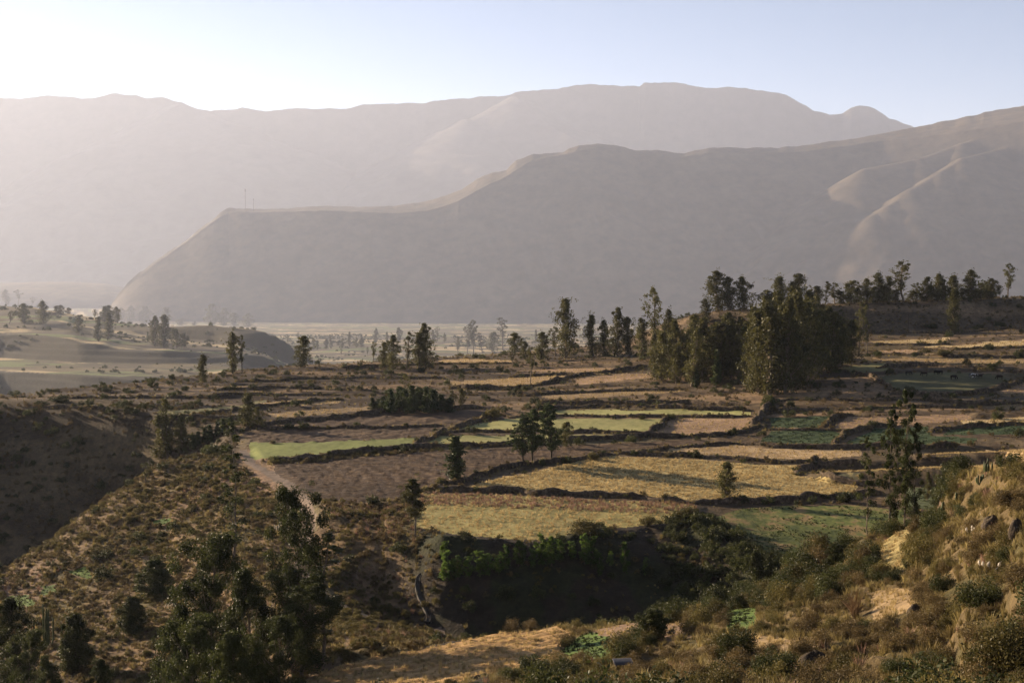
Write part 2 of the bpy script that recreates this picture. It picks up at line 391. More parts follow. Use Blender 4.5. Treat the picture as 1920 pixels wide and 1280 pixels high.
FM = {
 'straw': S('straw_grass', [(0.3,(.24,.175,.07)),(0.5,(.42,.32,.13)),(0.7,(.54,.43,.20))], .5, (1,.6,1), .12),
 'straw2': S('straw_stubble', [(0.3,(.20,.13,.065)),(0.5,(.33,.23,.12)),(0.7,(.42,.31,.17))], .5, (1,.6,1), .12),
 'straw3': S('dry_ridges', [(0.3,(.12,.09,.035)),(0.5,(.24,.19,.075)),(0.7,(.36,.28,.12))], .9, (1,1,1), .15),
 'palestraw': S('pale_straw', [(0.3,(.30,.22,.10)),(0.6,(.50,.38,.20))], .5, (1,.6,1), .1),
 'mown': S('mown_grass', [(0.3,(.16,.135,.045)),(0.5,(.26,.22,.075)),(0.7,(.36,.30,.12))], .5, (1,.5,1), .12),
 'plough': S('ploughed_soil', [(0.3,(.030,.018,.010)),(0.5,(.072,.046,.027)),(0.68,(.15,.10,.055))], .8, (.5,1.6,1), .25),
 'green': S('green_pasture', [(0.3,(.12,.14,.035)),(0.6,(.19,.21,.06))], .7, (1,.5,1), .08),
 'pale': S('pale_green_grass', [(0.3,(.20,.20,.065)),(0.6,(.31,.29,.11))], .7, (1,.5,1), .08),
 'tan': S('tan_stubble', [(0.3,(.19,.12,.07)),(0.6,(.33,.22,.13))], .6, (1,.7,1), .12),
 'tan2': S('rough_stubble', [(0.3,(.13,.09,.045)),(0.6,(.27,.19,.10))], .7, (1,1,1), .15),
 'crop': S('leafy_crop', [(0.3,(.022,.036,.014)),(0.6,(.05,.075,.028))], 1.4, (1,1,1), .15),
 'crop2': S('grey_green_crop', [(0.3,(.05,.065,.03)),(0.6,(.12,.14,.07))], 1.4, (1,1,1), .15),
 'meadow': S('damp_meadow', [(0.35,(.042,.060,.013)),(0.50,(.095,.110,.026)),(0.60,(.20,.14,.06))], .28, (1,.6,1), .2),
 'gold': S('golden_hay', [(0.3,(.20,.12,.045)),(0.5,(.36,.225,.095)),(0.7,(.50,.33,.15))], .7, (.6,1.3,1), .2),
 'greenplot': S('lush_grass', [(0.3,(.04,.075,.015)),(0.6,(.11,.16,.035))], .9, (1,1,1), .2),
 'pinkplot': S('bare_reddish_soil', [(0.3,(.10,.068,.042)),(0.6,(.19,.125,.08))], .9, (1,1,1), .15),
 'dimgreen': S('dull_pasture', [(0.3,(.10,.10,.04)),(0.6,(.19,.17,.07))], .6, (1,.5,1), .1),
 'pasture': S('dark_pasture', [(0.3,(.05,.05,.02)),(0.6,(.105,.10,.04))], .3, (1,.5,1), .12),
}
M_track = S('dirt_track', [(0.3,(.09,.066,.048)),(0.6,(.18,.135,.10))], .8, (1,1,1), .06)
# open ground: colour from the zone map (bare earth, scrub, dry grass), noise on top
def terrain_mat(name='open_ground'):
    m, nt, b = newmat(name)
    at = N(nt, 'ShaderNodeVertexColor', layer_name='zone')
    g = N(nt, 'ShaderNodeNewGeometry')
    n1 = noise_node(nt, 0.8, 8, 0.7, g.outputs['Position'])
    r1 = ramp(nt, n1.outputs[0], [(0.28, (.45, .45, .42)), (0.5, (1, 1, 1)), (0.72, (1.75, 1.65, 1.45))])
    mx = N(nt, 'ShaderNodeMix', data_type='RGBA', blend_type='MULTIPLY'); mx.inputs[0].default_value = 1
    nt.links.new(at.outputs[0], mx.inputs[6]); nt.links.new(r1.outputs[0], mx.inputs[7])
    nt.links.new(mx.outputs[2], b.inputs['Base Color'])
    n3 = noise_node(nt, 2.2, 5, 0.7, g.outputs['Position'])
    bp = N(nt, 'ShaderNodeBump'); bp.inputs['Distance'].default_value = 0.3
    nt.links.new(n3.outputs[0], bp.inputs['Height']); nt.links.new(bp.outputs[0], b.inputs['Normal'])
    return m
M_ground = terrain_mat()

# ------------------------------------------------------------------ mesh helpers
def mesh_np(name, V, F, mat, nper=4, attrs=None, smooth=True):
    me = bpy.data.meshes.new(name); V = np.asarray(V, np.float32); F = np.asarray(F, np.int32)
    me.vertices.add(len(V)); me.vertices.foreach_set('co', V.ravel())
    me.loops.add(F.size); me.loops.foreach_set('vertex_index', F.ravel())
    me.polygons.add(len(F)); me.polygons.foreach_set('loop_start', np.arange(0, F.size, nper, dtype=np.int32))
    me.polygons.foreach_set('loop_total', np.full(len(F), nper, np.int32))
    if smooth: me.polygons.foreach_set('use_smooth', np.ones(len(F), bool))
    if attrs:
        for k, v in attrs.items():
            a = me.color_attributes.new(k, 'FLOAT_COLOR', 'POINT'); a.data.foreach_set('color', np.c_[v, np.ones(len(v))].astype(np.float32).ravel())
    me.update(calc_edges=True)
    if mat: me.materials.append(mat)
    return me
def ob(name, me, parent=None, **props):
    o = bpy.data.objects.new(name, me); COL.objects.link(o)
    if parent: o.parent = parent
    for k, v in props.items(): o[k] = v
    return o

# ------------------------------------------------------------------ zone colours of the open ground
ZONE = np.zeros(Z.shape + (3,)); ZONE[:] = (.12, .085, .052)
n_a = fbm(X / 6, Y / 6, 101, 4); n_b = fbm(X / 25, Y / 25, 111, 3)
PX, PY = proj(X, Y, Z)
def zput(mask, c, s=1.0):
    w = (np.clip(mask, 0, 1) * s)[..., None]; ZONE[:] = ZONE * (1 - w) + np.array(c) * w
# plateau banks and fallow ground: dark brown with dry-grass patches
plat = (DG > 200) & (DG < 520)
zput(plat * 1.0, (.078, .054, .030))
zput(plat * sstep(0.1, 0.4, n_a), (.16, .115, .065))
zput(plat * sstep(0.05, 0.4, n_b), (.10, .085, .04), .5)
# terrace strips across the far plateau
strip = vnoise(X / 70 + 5, Y / 7.0, 33); zput(plat * (DG > 290) * sstep(0.55, 0.75, strip), (.23, .155, .09), .8)
zput(plat * (DG > 290) * sstep(0.55, 0.75, vnoise(X / 60, Y / 8.0 + 40, 35)), (.075, .055, .035), .8)
leftp = plat * sstep(262, 290, DG) * (1 - sstep(700, 1000, PXG)); zput(leftp, (.046, .031, .019), .92); zput(leftp * sstep(.7, .82, vnoise(X / 60, Y / 5.0 + 11, 37)), (.22, .15, .085), .8)  # dark soil; riser shade and thin lit lines put into its colour
# left spur: golden dry grass and scrub
wz = fbm(X / 10, Y / 10, 131, 3)
spur = (1 - sstep(255, 268, DG)) * (1 - sstep(730, 800, PXG + 90 * wz)) * (DG > 60)
zput(spur, (.15, .10, .052)); zput(spur * sstep(0, .3, n_a), (.10, .08, .036)); zput(spur * sstep(.1, .4, n_b), (.20, .13, .085), .8)
# hollow: its shade is put into a darker soil colour
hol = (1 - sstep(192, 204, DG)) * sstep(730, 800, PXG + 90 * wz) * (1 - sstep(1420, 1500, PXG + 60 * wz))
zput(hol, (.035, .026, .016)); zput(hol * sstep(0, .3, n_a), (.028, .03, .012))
# right hill: dry yellow grass
rh = (1 - sstep(126, 134, DG)) * sstep(900, 1010, PXG + 60 * wz)
zput(rh, (.11, .078, .035)); zput(rh * sstep(0, .35, n_a), (.07, .058, .022)); zput(rh * sstep(0.05, .35, -n_b), (.15, .11, .045), .7)
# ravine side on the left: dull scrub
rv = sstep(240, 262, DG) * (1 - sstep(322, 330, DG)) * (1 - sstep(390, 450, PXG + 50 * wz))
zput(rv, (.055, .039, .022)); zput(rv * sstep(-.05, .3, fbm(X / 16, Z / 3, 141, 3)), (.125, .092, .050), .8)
# far shelves and valley floor
farm = DG > 520
zput(farm, (.12, .095, .045))
wX = (X + 90 * fbm(X / 200, Y / 200, 55, 3)) / 1.6; wY = (Y + 60 * fbm(X / 150, Y / 150, 56, 3)) / 2.2
st1 = vnoise(wX / 110 + 9, (wY + X * .1) / 38.0, 51); st2 = vnoise(wX / 90, (wY - X * .08) / 30.0 + 70, 53)
zput(farm * sstep(.52, .60, st1), (.40, .31, .17)); zput(farm * sstep(.58, .66, st2), (.12, .14, .045)); zput(farm * sstep(.50, .62, vnoise(wX/50,wY/26,57)), (.075, .06, .035), .9)
zput(farm * sstep(.12, .3, fbm(X / 40, Y / 22, 58, 4)), (.06, .05, .03), .8)
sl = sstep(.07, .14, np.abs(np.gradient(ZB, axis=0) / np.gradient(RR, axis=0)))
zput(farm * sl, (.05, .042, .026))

# ------------------------------------------------------------------ ground meshes: one sheet cut along field edges
nr, nt_ = Z.shape
V = np.stack([X, Y, Z], -1).reshape(-1, 3)
jj, ii = np.meshgrid(np.arange(nr - 1), np.arange(nt_ - 1), indexing='ij')
a = (jj * nt_ + ii).ravel(); F = np.stack([a, a + 1, a + 1 + nt_, a + nt_], -1)
Fq = FID[:-1, :-1].ravel()
def sub_mesh(name, sel, mat, attrs=None):
    f = F[sel]; u, inv = np.unique(f.ravel(), return_inverse=True)
    at = {k: v[u] for k, v in attrs.items()} if attrs else None
    f = inv.reshape(-1, 4)[:, ::-1]
    return mesh_np(name, V[u], f, mat, attrs=at)
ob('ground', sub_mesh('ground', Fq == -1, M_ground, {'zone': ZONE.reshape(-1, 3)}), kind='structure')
ob('dirt_path', sub_mesh('path', Fq == -2, M_track), kind='structure')
for k, (nm, kd, pts) in enumerate(FIELDS):
    s = Fq == k
    if s.any(): ob(nm, sub_mesh(nm, s, FM[kd]), kind='structure')

# ------------------------------------------------------------------ mountains
def interp_line(pts, px): return np.interp(px, [p[0] for p in pts], [p[1] for p in pts])
MID = [(-300,640),(100,640),(180,610),(205,574),(225,548),(240,530),(260,512),(275,503),(290,490),(330,464),(350,452),(370,434),(400,412),(418,396),(430,391),(470,391),(500,393),(560,389),(620,386),(680,388),(740,386),(790,380),
 (830,369),(870,352),(895,335),(920,325),(950,319),(968,301),(985,295),(1000,289),(1055,287),(1066,279),(1090,272),(1120,268),(1150,273),(1190,283),(1230,281),(1280,289),(1300,281),(1340,277),(1420,278),(1480,276),
 (1540,268),(1600,260),(1680,245),(1720,237),(1800,220),(1880,203),(1920,197),(2000,178),(2300,110),(2600,90)]
FAR = [(-700,230),(-300,195),(0,184),(40,185),(100,180),(180,184),(215,178),(262,178),(280,183),(310,182),(345,192),(370,203),(400,206),(460,203),(500,208),(560,204),(650,202),(720,195),(800,192),(850,186),(900,182),(955,180),
 (965,174),(1020,168),(1045,167),(1080,160),(1105,156),(1140,161),(1198,162),(1205,155),(1260,155),(1300,162),(1360,165),(1420,168),(1470,177),(1490,189),(1505,195),(1520,206),(1550,214),(1575,211),(1590,201),(1605,197),(1625,199),
 (1650,211),(1662,223),(1680,228),(1705,237),(1740,256),(1900,330),(2300,380),(2700,300)]
def mountain(name, px, rows, zf, mat, label=None):
    """rows: list of D offsets handled by zf(px, s) -> D, z"""
    P, Sg = np.meshgrid(px, rows)
    D, z = zf(P, Sg)
    x = (P - 960) / FPX * D / CP * CP
    Vv = np.stack([x, D, z], -1).reshape(-1, 3)
    n = len(px); j, i = np.meshgrid(np.arange(len(rows) - 1), np.arange(n - 1), indexing='ij')
    q = (j * n + i).ravel(); Ff = np.stack([q, q + 1, q + 1 + n, q + n], -1)
    return ob(name, mesh_np(name, Vv, Ff[:, ::-1][:, ::-1], mat), kind='structure')
MG = ground_mat('mountain_scrub', [(0.3,(.05,.039,.027)),(0.6,(.095,.072,.046))], .012, (1,1,1), .5, scale2=.004)
MG2 = ground_mat('far_rock', [(0.3,(.05,.042,.035)),(0.6,(.09,.075,.06))], .006, (1,1,1), 6.0, scale2=.001)
MT = ground_mat('dry_mountain_grass', [(0.3,(.24,.19,.11)),(0.6,(.40,.31,.18))], .02, (1,1,1), 1.0, scale2=.004)
def tan_py(py):
    b = (640 - py) / FPX; return (-SP + b * CP) / (CP + b * SP)
def ridge_pts(pts):   # (px, py, D) -> world
    return np.array([[(p[0] - 960) / FPX * p[2], p[2], tan_py(p[1]) * p[2]] for p in pts])
RIDGES = [
 (4.2 * ridge_pts([(2050,225,2420),(1990,240,2370),(1900,272,2300),(1800,296,2245),(1760,322,2215),(1710,352,2180),(1665,385,2150),(1638,402,2135),(1610,440,2115)]), 40, .70),
 (4.2 * ridge_pts([(2100,265,2300),(1990,320,2240),(1920,349,2200),(1860,373,2165),(1800,401,2130),(1740,434,2100),(1683,463,2085),(1690,540,2062)]), 28, .70),
 (4.2 * ridge_pts([(1990,205,2420),(1900,240,2350),(1800,268,2325),(1720,297,2300),(1620,316,2285)]), 34, .62),
]
MSX = np.arange(-300, 2600, 5.0); _m = interp_line(MID, MSX); MSY = np.convolve(np.pad(_m, 10, mode='edge'), np.hanning(23)[1:-1] / np.hanning(23)[1:-1].sum(), mode='valid')
def zf_mid(P, Sg):
    # s: 0 foot, 0.8 break below the crest, 1 crest, 1.5 back
    k = 4.2
    foot = k * np.interp(P, [-300, 150, 300, 700, 1000, 2600], [2150, 2120, 2100, 2060, 2050, 2020])
    crest = k * np.interp(P, [-300, 200, 430, 1000, 1920, 2600], [2200, 2200, 2370, 2400, 2480, 2560])
    lip = k * np.interp(P, [200, 430, 700, 860, 960, 1000, 1400, 1650, 1920, 2600], [6, 18, 90, 80, 40, 20, 25, 40, 170, 200])
    pyc = interp_line(MID, P) + 1.6 * fbm(P / 16, P * 0, 93, 4)
    zc = tan_py(pyc) * crest
    pys = np.interp(P, MSX, MSY); zsm = tan_py(pys) * crest
    zb = zsm - 12 - lip * np.interp(P, [400, 700, 950, 1700, 1920, 2600], [.08, .10, .30, .30, .24, .24])
    D = np.where(Sg < .8, foot + (crest - lip - foot) * Sg / .8, np.where(Sg < 1, crest - lip + lip * (Sg - .8) / .2, crest + (Sg - 1) * 3200))
    zf = -432
    s = np.clip(Sg / .8, 0, 1); prof = s ** 1.0
    z = np.where(Sg < .8, zf + (zb - zf) * prof, np.where(Sg < 1, zb + (zc - zb) * (Sg - .8) / .2, zc - (Sg - 1) * 1900))
    x = (P - 960) / FPX * D
    env = np.clip(1 - np.abs(Sg - .45) / .45, 0, 1)
    hh = np.clip((zb - zf) / 1000, .1, 1) * np.interp(P, [300, 420, 650, 900, 1500, 1700], [.03, .03, .3, .7, .6, .1])
    z = z + env * ((ridged(x / 750 + .3 * D / 750, D / 3200, 7, 5) - .6) * 160 + fbm(x / 130, D / 130, 4, 4) * 16) * hh
    z = z + np.clip(Sg, 0, .95) * fbm(x / 65, D / 65, 44, 3) * 5 * (Sg < 1.1)
    for pts, wd, sl_ in RIDGES:
        best = np.full(z.shape, -1e9)
        for q in range(len(pts) - 1):
            ax, ay, az = pts[q]; bx, by, bz = pts[q + 1]
            vx, vy = bx - ax, by - ay; t = np.clip(((x - ax) * vx + (D - ay) * vy) / (vx * vx + vy * vy), 0, 1)
            d = np.hypot(x - ax - t * vx, D - ay - t * vy)
            d = d * (1 + .07 * fbm(x / 160, D / 160, 12, 2))
            best = np.maximum(best, az + (bz - az) * t - sl_ * (np.sqrt(d * d + wd * wd) - wd))
        h_ = 18.0; diff = best - z
        z = np.where(diff > h_, best, np.where(diff < -h_, z, z + (diff + h_) ** 2 / (4 * h_)))
    return D, z
rows = np.concatenate([np.linspace(-.5, -.01, 50), np.linspace(0, .8, 170), np.linspace(.81, 1, 16), np.linspace(1.03, 1.6, 14)])
mid = mountain('hills', np.arange(140, 2500, 2.5), rows, zf_mid, MG)
mid['label'] = 'long brown hill range in front of the far mountain, its crest rising to the right'
FRIDGES = [(ridge_pts([(960,182,18800),(880,225,18450),(800,275,18120),(700,325,17800),(600,375,17500),(520,430,17250)]), 150, .55),
 (ridge_pts([(350,194,18850),(450,235,18500),(560,280,18200),(660,335,17850),(760,400,17500)]), 150, .55)]
def zf_far(P, Sg):
    foot = 16500 + 0 * P; crest = 19000 + 0 * P
    zc = tan_py(interp_line(FAR, P) + 2.2 * fbm(P / 22, P * 0, 91, 4)) * crest
    D = np.where(Sg < 1, foot + (crest - foot) * Sg, crest + (Sg - 1) * 3600)
    x = (P - 960) / FPX * D
    z = np.where(Sg < 1, -432 + (zc + 432) * np.clip(Sg, 0, 1) ** 1.1, zc - (Sg - 1) * 2000)
    env = np.clip(1 - np.abs(Sg - .5) / .48, 0, 1)
    z = z + env * ((ridged(x / 2600, D / 2600, 17, 4) - .6) * 300)
    for pts, wd, sl_ in FRIDGES:
        best = np.full(z.shape, -1e9)
        for q in range(len(pts) - 1):
            ax, ay, az = pts[q]; bx, by, bz = pts[q + 1]
            vx, vy = bx - ax, by - ay; t = np.clip(((x - ax) * vx + (D - ay) * vy) / (vx * vx + vy * vy), 0, 1)
            d = np.hypot(x - ax - t * vx, D - ay - t * vy) * (1 + .1 * fbm(x / 400, D / 400, 12, 2))
            best = np.maximum(best, az + (bz - az) * t - sl_ * (np.sqrt(d * d + wd * wd) - wd))
        z = np.where(Sg < .93, np.maximum(z, best), z)
    z = z + (Sg > .5) * (Sg < 1.05) * fbm(x / 220, D / 220, 4, 3) * 18
    return D, z
rows = np.concatenate([np.linspace(-1.3, -.01, 50), np.linspace(0, 1, 120), np.linspace(1.02, 1.3, 10)])
farm_ = mountain('mountain', np.arange(-700, 2700, 3.5), rows, zf_far, MG2)
farm_['label'] = 'flat topped far mountain fading into haze on the skyline'
def zf_low(P, Sg):
    D = 11000 + Sg * 2000; zc = tan_py(np.interp(P, [-700, 0, 120, 200, 260, 400], [515, 530, 528, 532, 545, 570])) * 12000
    x = (P - 960) / FPX * D
    z = -432 + (zc + 432) * np.sin(np.clip(Sg, 0, 1) * math.pi) ** .7 + fbm(x / 80, D / 80, 3, 3) * 3
    return D, z
low = mountain('terrain', np.arange(-700, 420, 6), np.linspace(0, 1, 40), zf_low, MG)
low['label'] = 'low hazy rise on the valley floor at the left'
# ------------------------------------------------------------------ foliage and bark materials
def leaf_mat(name, c1, c2, trans=0.35, scale=0.35, gloss=0.12):
    m, nt, b = newmat(name)
    g = N(nt, 'ShaderNodeNewGeometry'); oi = N(nt, 'ShaderNodeObjectInfo')
    n1 = noise_node(nt, scale, 3, 0.6, g.outputs['Position'])
    r = ramp(nt, n1.outputs[0], [(0.32, c1), (0.68, c2)])
    hs = N(nt, 'ShaderNodeHueSaturation')
    mr = N(nt, 'ShaderNodeMapRange'); mr.inputs['To Min'].default_value = 0.72; mr.inputs['To Max'].default_value = 1.3
    nt.links.new(oi.outputs['Random'], mr.inputs['Value']); nt.links.new(mr.outputs[0], hs.inputs['Value'])
    nt.links.new(r.outputs[0], hs.inputs['Color'])
    nt.links.new(hs.outputs[0], b.inputs['Base Color']); b.inputs['Roughness'].default_value = 0.5; b.inputs['Specular IOR Level'].default_value = gloss
    tr = N(nt, 'ShaderNodeBsdfTranslucent'); nt.links.new(hs.outputs[0], tr.inputs['Color'])
    mx = N(nt, 'ShaderNodeMixShader'); mx.inputs[0].default_value = trans
    nt.links.new(b.outputs[0], mx.inputs[1]); nt.links.new(tr.outputs[0], mx.inputs[2])
    nt.links.new(mx.outputs[0], nt.nodes['Material Output'].inputs['Surface'])
    return m
ML_euc = leaf_mat('eucalyptus_leaves', (.042, .043, .013), (.115, .105, .034))
ML_near = leaf_mat('glossy_eucalyptus_leaves', (.022, .030, .009), (.070, .078, .022), .35, .6, .1)
ML_bright = leaf_mat('sapling_leaves', (.05, .088, .016), (.12, .175, .035), .5)
ML_pine = leaf_mat('pine_needles', (.028, .045, .014), (.07, .085, .028), .25)
ML_bush = leaf_mat('bush_leaves', (.028, .036, .011), (.075, .078, .024), .3, .8)
ML_olive = leaf_mat('scrub_olive', (.058, .052, .016), (.155, .125, .040), .3, .8, .1)
ML_brown = leaf_mat('scrub_brown', (.075, .054, .023), (.18, .13, .055), .3, .8, .1)
ML_dry = leaf_mat('dry_grass_blades', (.11, .082, .032), (.30, .24, .095), .4, .5, .1)
ML_straw = leaf_mat('straw_stalks', (.26, .19, .085), (.50, .38, .18), .5, .5, .05)
ML_pink = leaf_mat('reddish_grass_blades', (.15, .085, .055), (.30, .19, .13), .4, .5, .1)
ML_crop = leaf_mat('crop_leaves', (.022, .034, .009), (.052, .064, .018), .3, .8)
ML_cactus = leaf_mat('cactus_skin', (.04, .05, .02), (.09, .10, .04), 0.0, 2.0)
def bark_mat(name, c1, c2):
    return ground_mat(name, [(0.35, c1), (0.65, c2)], 3.0, (1, 1, .3), .03)
MB_euc = bark_mat('eucalyptus_bark', (.09, .07, .05), (.24, .19, .14))
MB_dark = bark_mat('dark_bark', (.04, .03, .02), (.10, .075, .05))
M_wall = ground_mat('earth_and_stone', [(0.3, (.03, .022, .014)), (0.52, (.10, .072, .046)), (0.72, (.24, .18, .12))], 1.6, (1, 1, 1), .25)

# ------------------------------------------------------------------ plant geometry
def leaf_quads(r, C, n, size, rad, zf=1.0, droop=0.0, narrow=0.5):
    """n leaves round each centre in C, inside an ellipsoid of radius rad (per centre)"""
    C = np.asarray(C, float); m = len(C)
    rad = np.broadcast_to(np.asarray(rad, float), (m,))
    u = r.normal(size=(m * n, 3)); u /= np.linalg.norm(u, axis=1)[:, None]
    q = r.random(m * n) ** 0.45
    c = np.repeat(C, n, 0) + u * (q * np.repeat(rad, n))[:, None] * np.array([1, 1, zf])
    a = r.normal(size=(m * n, 3)); a[:, 2] -= droop; a /= np.linalg.norm(a, axis=1)[:, None]
    b = np.cross(a, r.normal(size=(m * n, 3))); b /= np.linalg.norm(b, axis=1)[:, None] + 1e-9
    s = size * (0.6 + 0.8 * r.random(m * n))[:, None]
    a = a * s; b = b * s * narrow
    V = np.stack([c - a * .5, c + b * .5, c + a * .5, c - b * .5], 1).reshape(-1, 3)
    F = np.arange(len(V)).reshape(-1, 4)
    return V, F
def tube(pts, rad, n=6):
    pts = np.asarray(pts, float); rad = np.asarray(rad, float); k = len(pts)
    t = np.gradient(pts, axis=0); t /= np.linalg.norm(t, axis=1)[:, None] + 1e-9
    ref = np.where(np.abs(t[:, 2:3]) > .9, np.array([[1., 0, 0]]), np.array([[0, 0, 1.]]))
    a = np.cross(t, ref); a /= np.linalg.norm(a, axis=1)[:, None] + 1e-9; b = np.cross(t, a)
    an = np.linspace(0, 2 * math.pi, n, endpoint=False)
    V = pts[:, None] + rad[:, None, None] * (np.cos(an)[None, :, None] * a[:, None] + np.sin(an)[None, :, None] * b[:, None])
    V = V.reshape(-1, 3); F = []
    for j in range(k - 1):
        for i in range(n):
            F.append((j * n + i, j * n + (i + 1) % n, (j + 1) * n + (i + 1) % n, (j + 1) * n + i))
    return V, np.array(F)
def join(parts):
    Vs, Fs, o = [], [], 0
    for v, f in parts:
        Vs.append(v); Fs.append(f + o); o += len(v)
    return np.concatenate(Vs), np.concatenate(Fs)
ENV = {
 'full': ([0, .1, .3, .55, .75, .9, 1], [.35, .75, 1, .9, .7, .45, .12]),
 'narrow': ([0, .15, .4, .7, .9, 1], [.5, .8, 1, .85, .55, .2]),
 'top': ([0, .2, .5, .75, .92, 1], [.15, .5, .9, 1, .75, .3]),
 'round': ([0, .1, .3, .6, .85, 1], [.7, .9, 1, .95, .65, .25]),
 'cone': ([0, .12, .3, .6, .85, 1], [.75, 1, .85, .55, .3, .05]),
}
def make_tree(seed, Ht, W, cb, ncl, nl, leaf, env='full', clr=(.07, .13), zf=1.0, lean=.03, stems=1, rt=.018, droop=.6, spread=.0):
    r = np.random.default_rng(seed); wood = []; C = []; Rd = []
    ex, ey = ENV[env]
    for s in range(stems):
        Hs = Ht * (1 if s == 0 else r.uniform(.7, .95))
        ang = r.uniform(0, 6.28); off = np.array([math.cos(ang), math.sin(ang)]) * (spread * W if stems > 1 else 0)
        k = 9; hh = np.linspace(-.04, .96, k) * Hs
        wob = np.cumsum(r.normal(size=(k, 2)) * lean * Ht * .35, 0); wob -= wob[0]
        ln = off[None] * np.linspace(.15, 1, k)[:, None]
        tp = np.c_[wob + ln, hh]
        rad = Ht * rt * (np.linspace(1, .12, k) ** .8) * (1 if stems == 1 else .75)
        wood.append(tube(tp, rad, 7))
        n = ncl // stems
        for i in range(n):
            u = (i + r.random()) / n; u = u ** .85
            h = (cb + (1 - cb) * u) * Hs
            e = np.interp(u, ex, ey) * W * .5 * (1 if stems == 1 else .7)
            a = r.uniform(0, 6.28); rr_ = e * r.random() ** .45 * r.uniform(.55, 1.05)
            cr = r.uniform(*clr) * Ht * (1 - .55 * u)
            tx = np.array([np.interp(h, hh, tp[:, 0]), np.interp(h, hh, tp[:, 1])])
            c = np.array([tx[0] + math.cos(a) * max(rr_ - cr * .5, 0), tx[1] + math.sin(a) * max(rr_ - cr * .5, 0), min(h, Hs - cr * zf * .6)])
            C.append(c); Rd.append(cr)
            hb = max(h - (.08 + .1 * r.random()) * Hs - rr_ * .4, cb * Hs * .6)
            b0 = np.array([np.interp(hb, hh, tp[:, 0]), np.interp(hb, hh, tp[:, 1]), hb])
            mid = b0 * .45 + c * .55 + np.array([0, 0, -.02 * Ht]); br = Ht * rt * .32 * (1.1 - u * .7)
            wood.append(tube([b0, mid, c], [br, br * .7, br * .3], 4))
    V, F = leaf_quads(r, C, nl, leaf, Rd, zf, droop)
    # small stray sprays so that the outline is not smooth
    C2 = np.array(C)[r.integers(0, len(C), len(C))] + r.normal(size=(len(C), 3)) * np.array(Rd)[:, None] * .8
    V2, F2 = leaf_quads(r, C2, max(3, nl // 6), leaf * .9, np.array(Rd) * .5, 1.0, droop)
    return join(wood), join([(V, F), (V2, F2)])
def make_bush(seed, W, Hh, ncl, nl, leaf, narrow=.5):
    r = np.random.default_rng(seed); C = []; Rd = []; wood = []
    for i in range(ncl):
        a = r.uniform(0, 6.28); q = r.random() ** .5; h = Hh * (.15 + .7 * r.random() * math.sqrt(max(0, 1 - q * q * .8)))
        c = np.array([math.cos(a) * q * W * .38, math.sin(a) * q * W * .38, h]); cr = r.uniform(.16, .26) * W
        C.append(c); Rd.append(cr * .9)
        wood.append(tube([(0, 0, -.05 * Hh), c * .5 + np.array([0, 0, .05]), c], [.03 * Hh, .02 * Hh, .008 * Hh], 4))
    return join(wood), leaf_quads(r, C, nl, leaf, Rd, min(1.1, Hh / W * 1.2), 0, narrow)
def make_tuft(seed, Hh, W, n, wide=.03):
    r = np.random.default_rng(seed); V = []
    for i in range(n):
        a = r.uniform(0, 6.28); q = r.random() * W * .25; b = np.array([math.cos(a) * q, math.sin(a) * q, -.03])
        h = Hh * r.uniform(.5, 1); sp = W * .5 * r.uniform(.2, 1); t = b + np.array([math.cos(a) * sp, math.sin(a) * sp, h])
        m_ = b * .5 + t * .5 + np.array([0, 0, h * .14]); p = np.array([-math.sin(a), math.cos(a), 0]) * wide
        p = p * r.choice([-1, 1]); V += [b - p, b + p, m_ + p * .7, m_ - p * .7, m_ - p * .7, m_ + p * .7, t + p * .1, t - p * .1]
    return np.array(V), np.arange(len(V)).reshape(-1, 4)
def mk(name, VF, mat): return mesh_np(name, VF[0], VF[1], mat, smooth=False)

PROTO = {}
def proto(key, name, wf, leaf, bark):
    """meshes for a kind of tree, one metre tall unit kept as (wood, crown, height)"""
    PROTO[key] = (mk('trunk', wf[0], bark), mk('crown', wf[1], leaf))
TH0 = 16.0
for s in range(4): proto('full%d' % s, '', make_tree(10 + s, TH0, 8.5, .04, 70, 60, .50, 'full'), ML_euc, MB_euc)
for s in range(4): proto('narrow%d' % s, '', make_tree(20 + s, TH0, 5.6, .05, 54, 60, .48, 'narrow'), ML_euc, MB_euc)
for s in range(4): proto('open%d' % s, '', make_tree(30 + s, TH0, 7.5, .30, 34, 46, .46, 'top', (.05, .09)), ML_euc, MB_euc)
for s in range(2): proto('tall%d' % s, '', make_tree(40 + s, TH0, 5.5, .42, 20, 46, .46, 'top', (.05, .08)), ML_euc, MB_euc)
for s in range(3): proto('round%d' % s, '', make_tree(50 + s, TH0, 12, .10, 60, 60, .62, 'round', (.09, .14)), ML_euc, MB_euc)
for s in range(3): proto('twin%d' % s, '', make_tree(60 + s, TH0, 7.5, .12, 60, 55, .46, 'narrow', (.06, .10), stems=2, spread=.45), ML_euc, MB_euc)
for s in range(3): proto('young%d' % s, '', make_tree(70 + s, TH0, 6.5, .03, 48, 50, .75, 'cone', (.07, .12)), ML_pine, MB_dark)
for s in range(3): proto('pine%d' % s, '', make_tree(80 + s, TH0, 9.5, .24, 60, 130, .42, 'full', (.06, .09), .55, .02, droop=0), ML_pine, MB_dark)
for s in range(3): proto('sapling%d' % s, '', make_tree(90 + s, TH0, 8, .04, 44, 60, .75, 'narrow', (.06, .11)), ML_bright, MB_euc)
for s in range(2): proto('slim%d' % s, '', make_tree(100 + s, TH0, 2.9, .12, 44, 46, .30, 'narrow', (.025, .05), rt=.007), ML_euc, MB_euc)

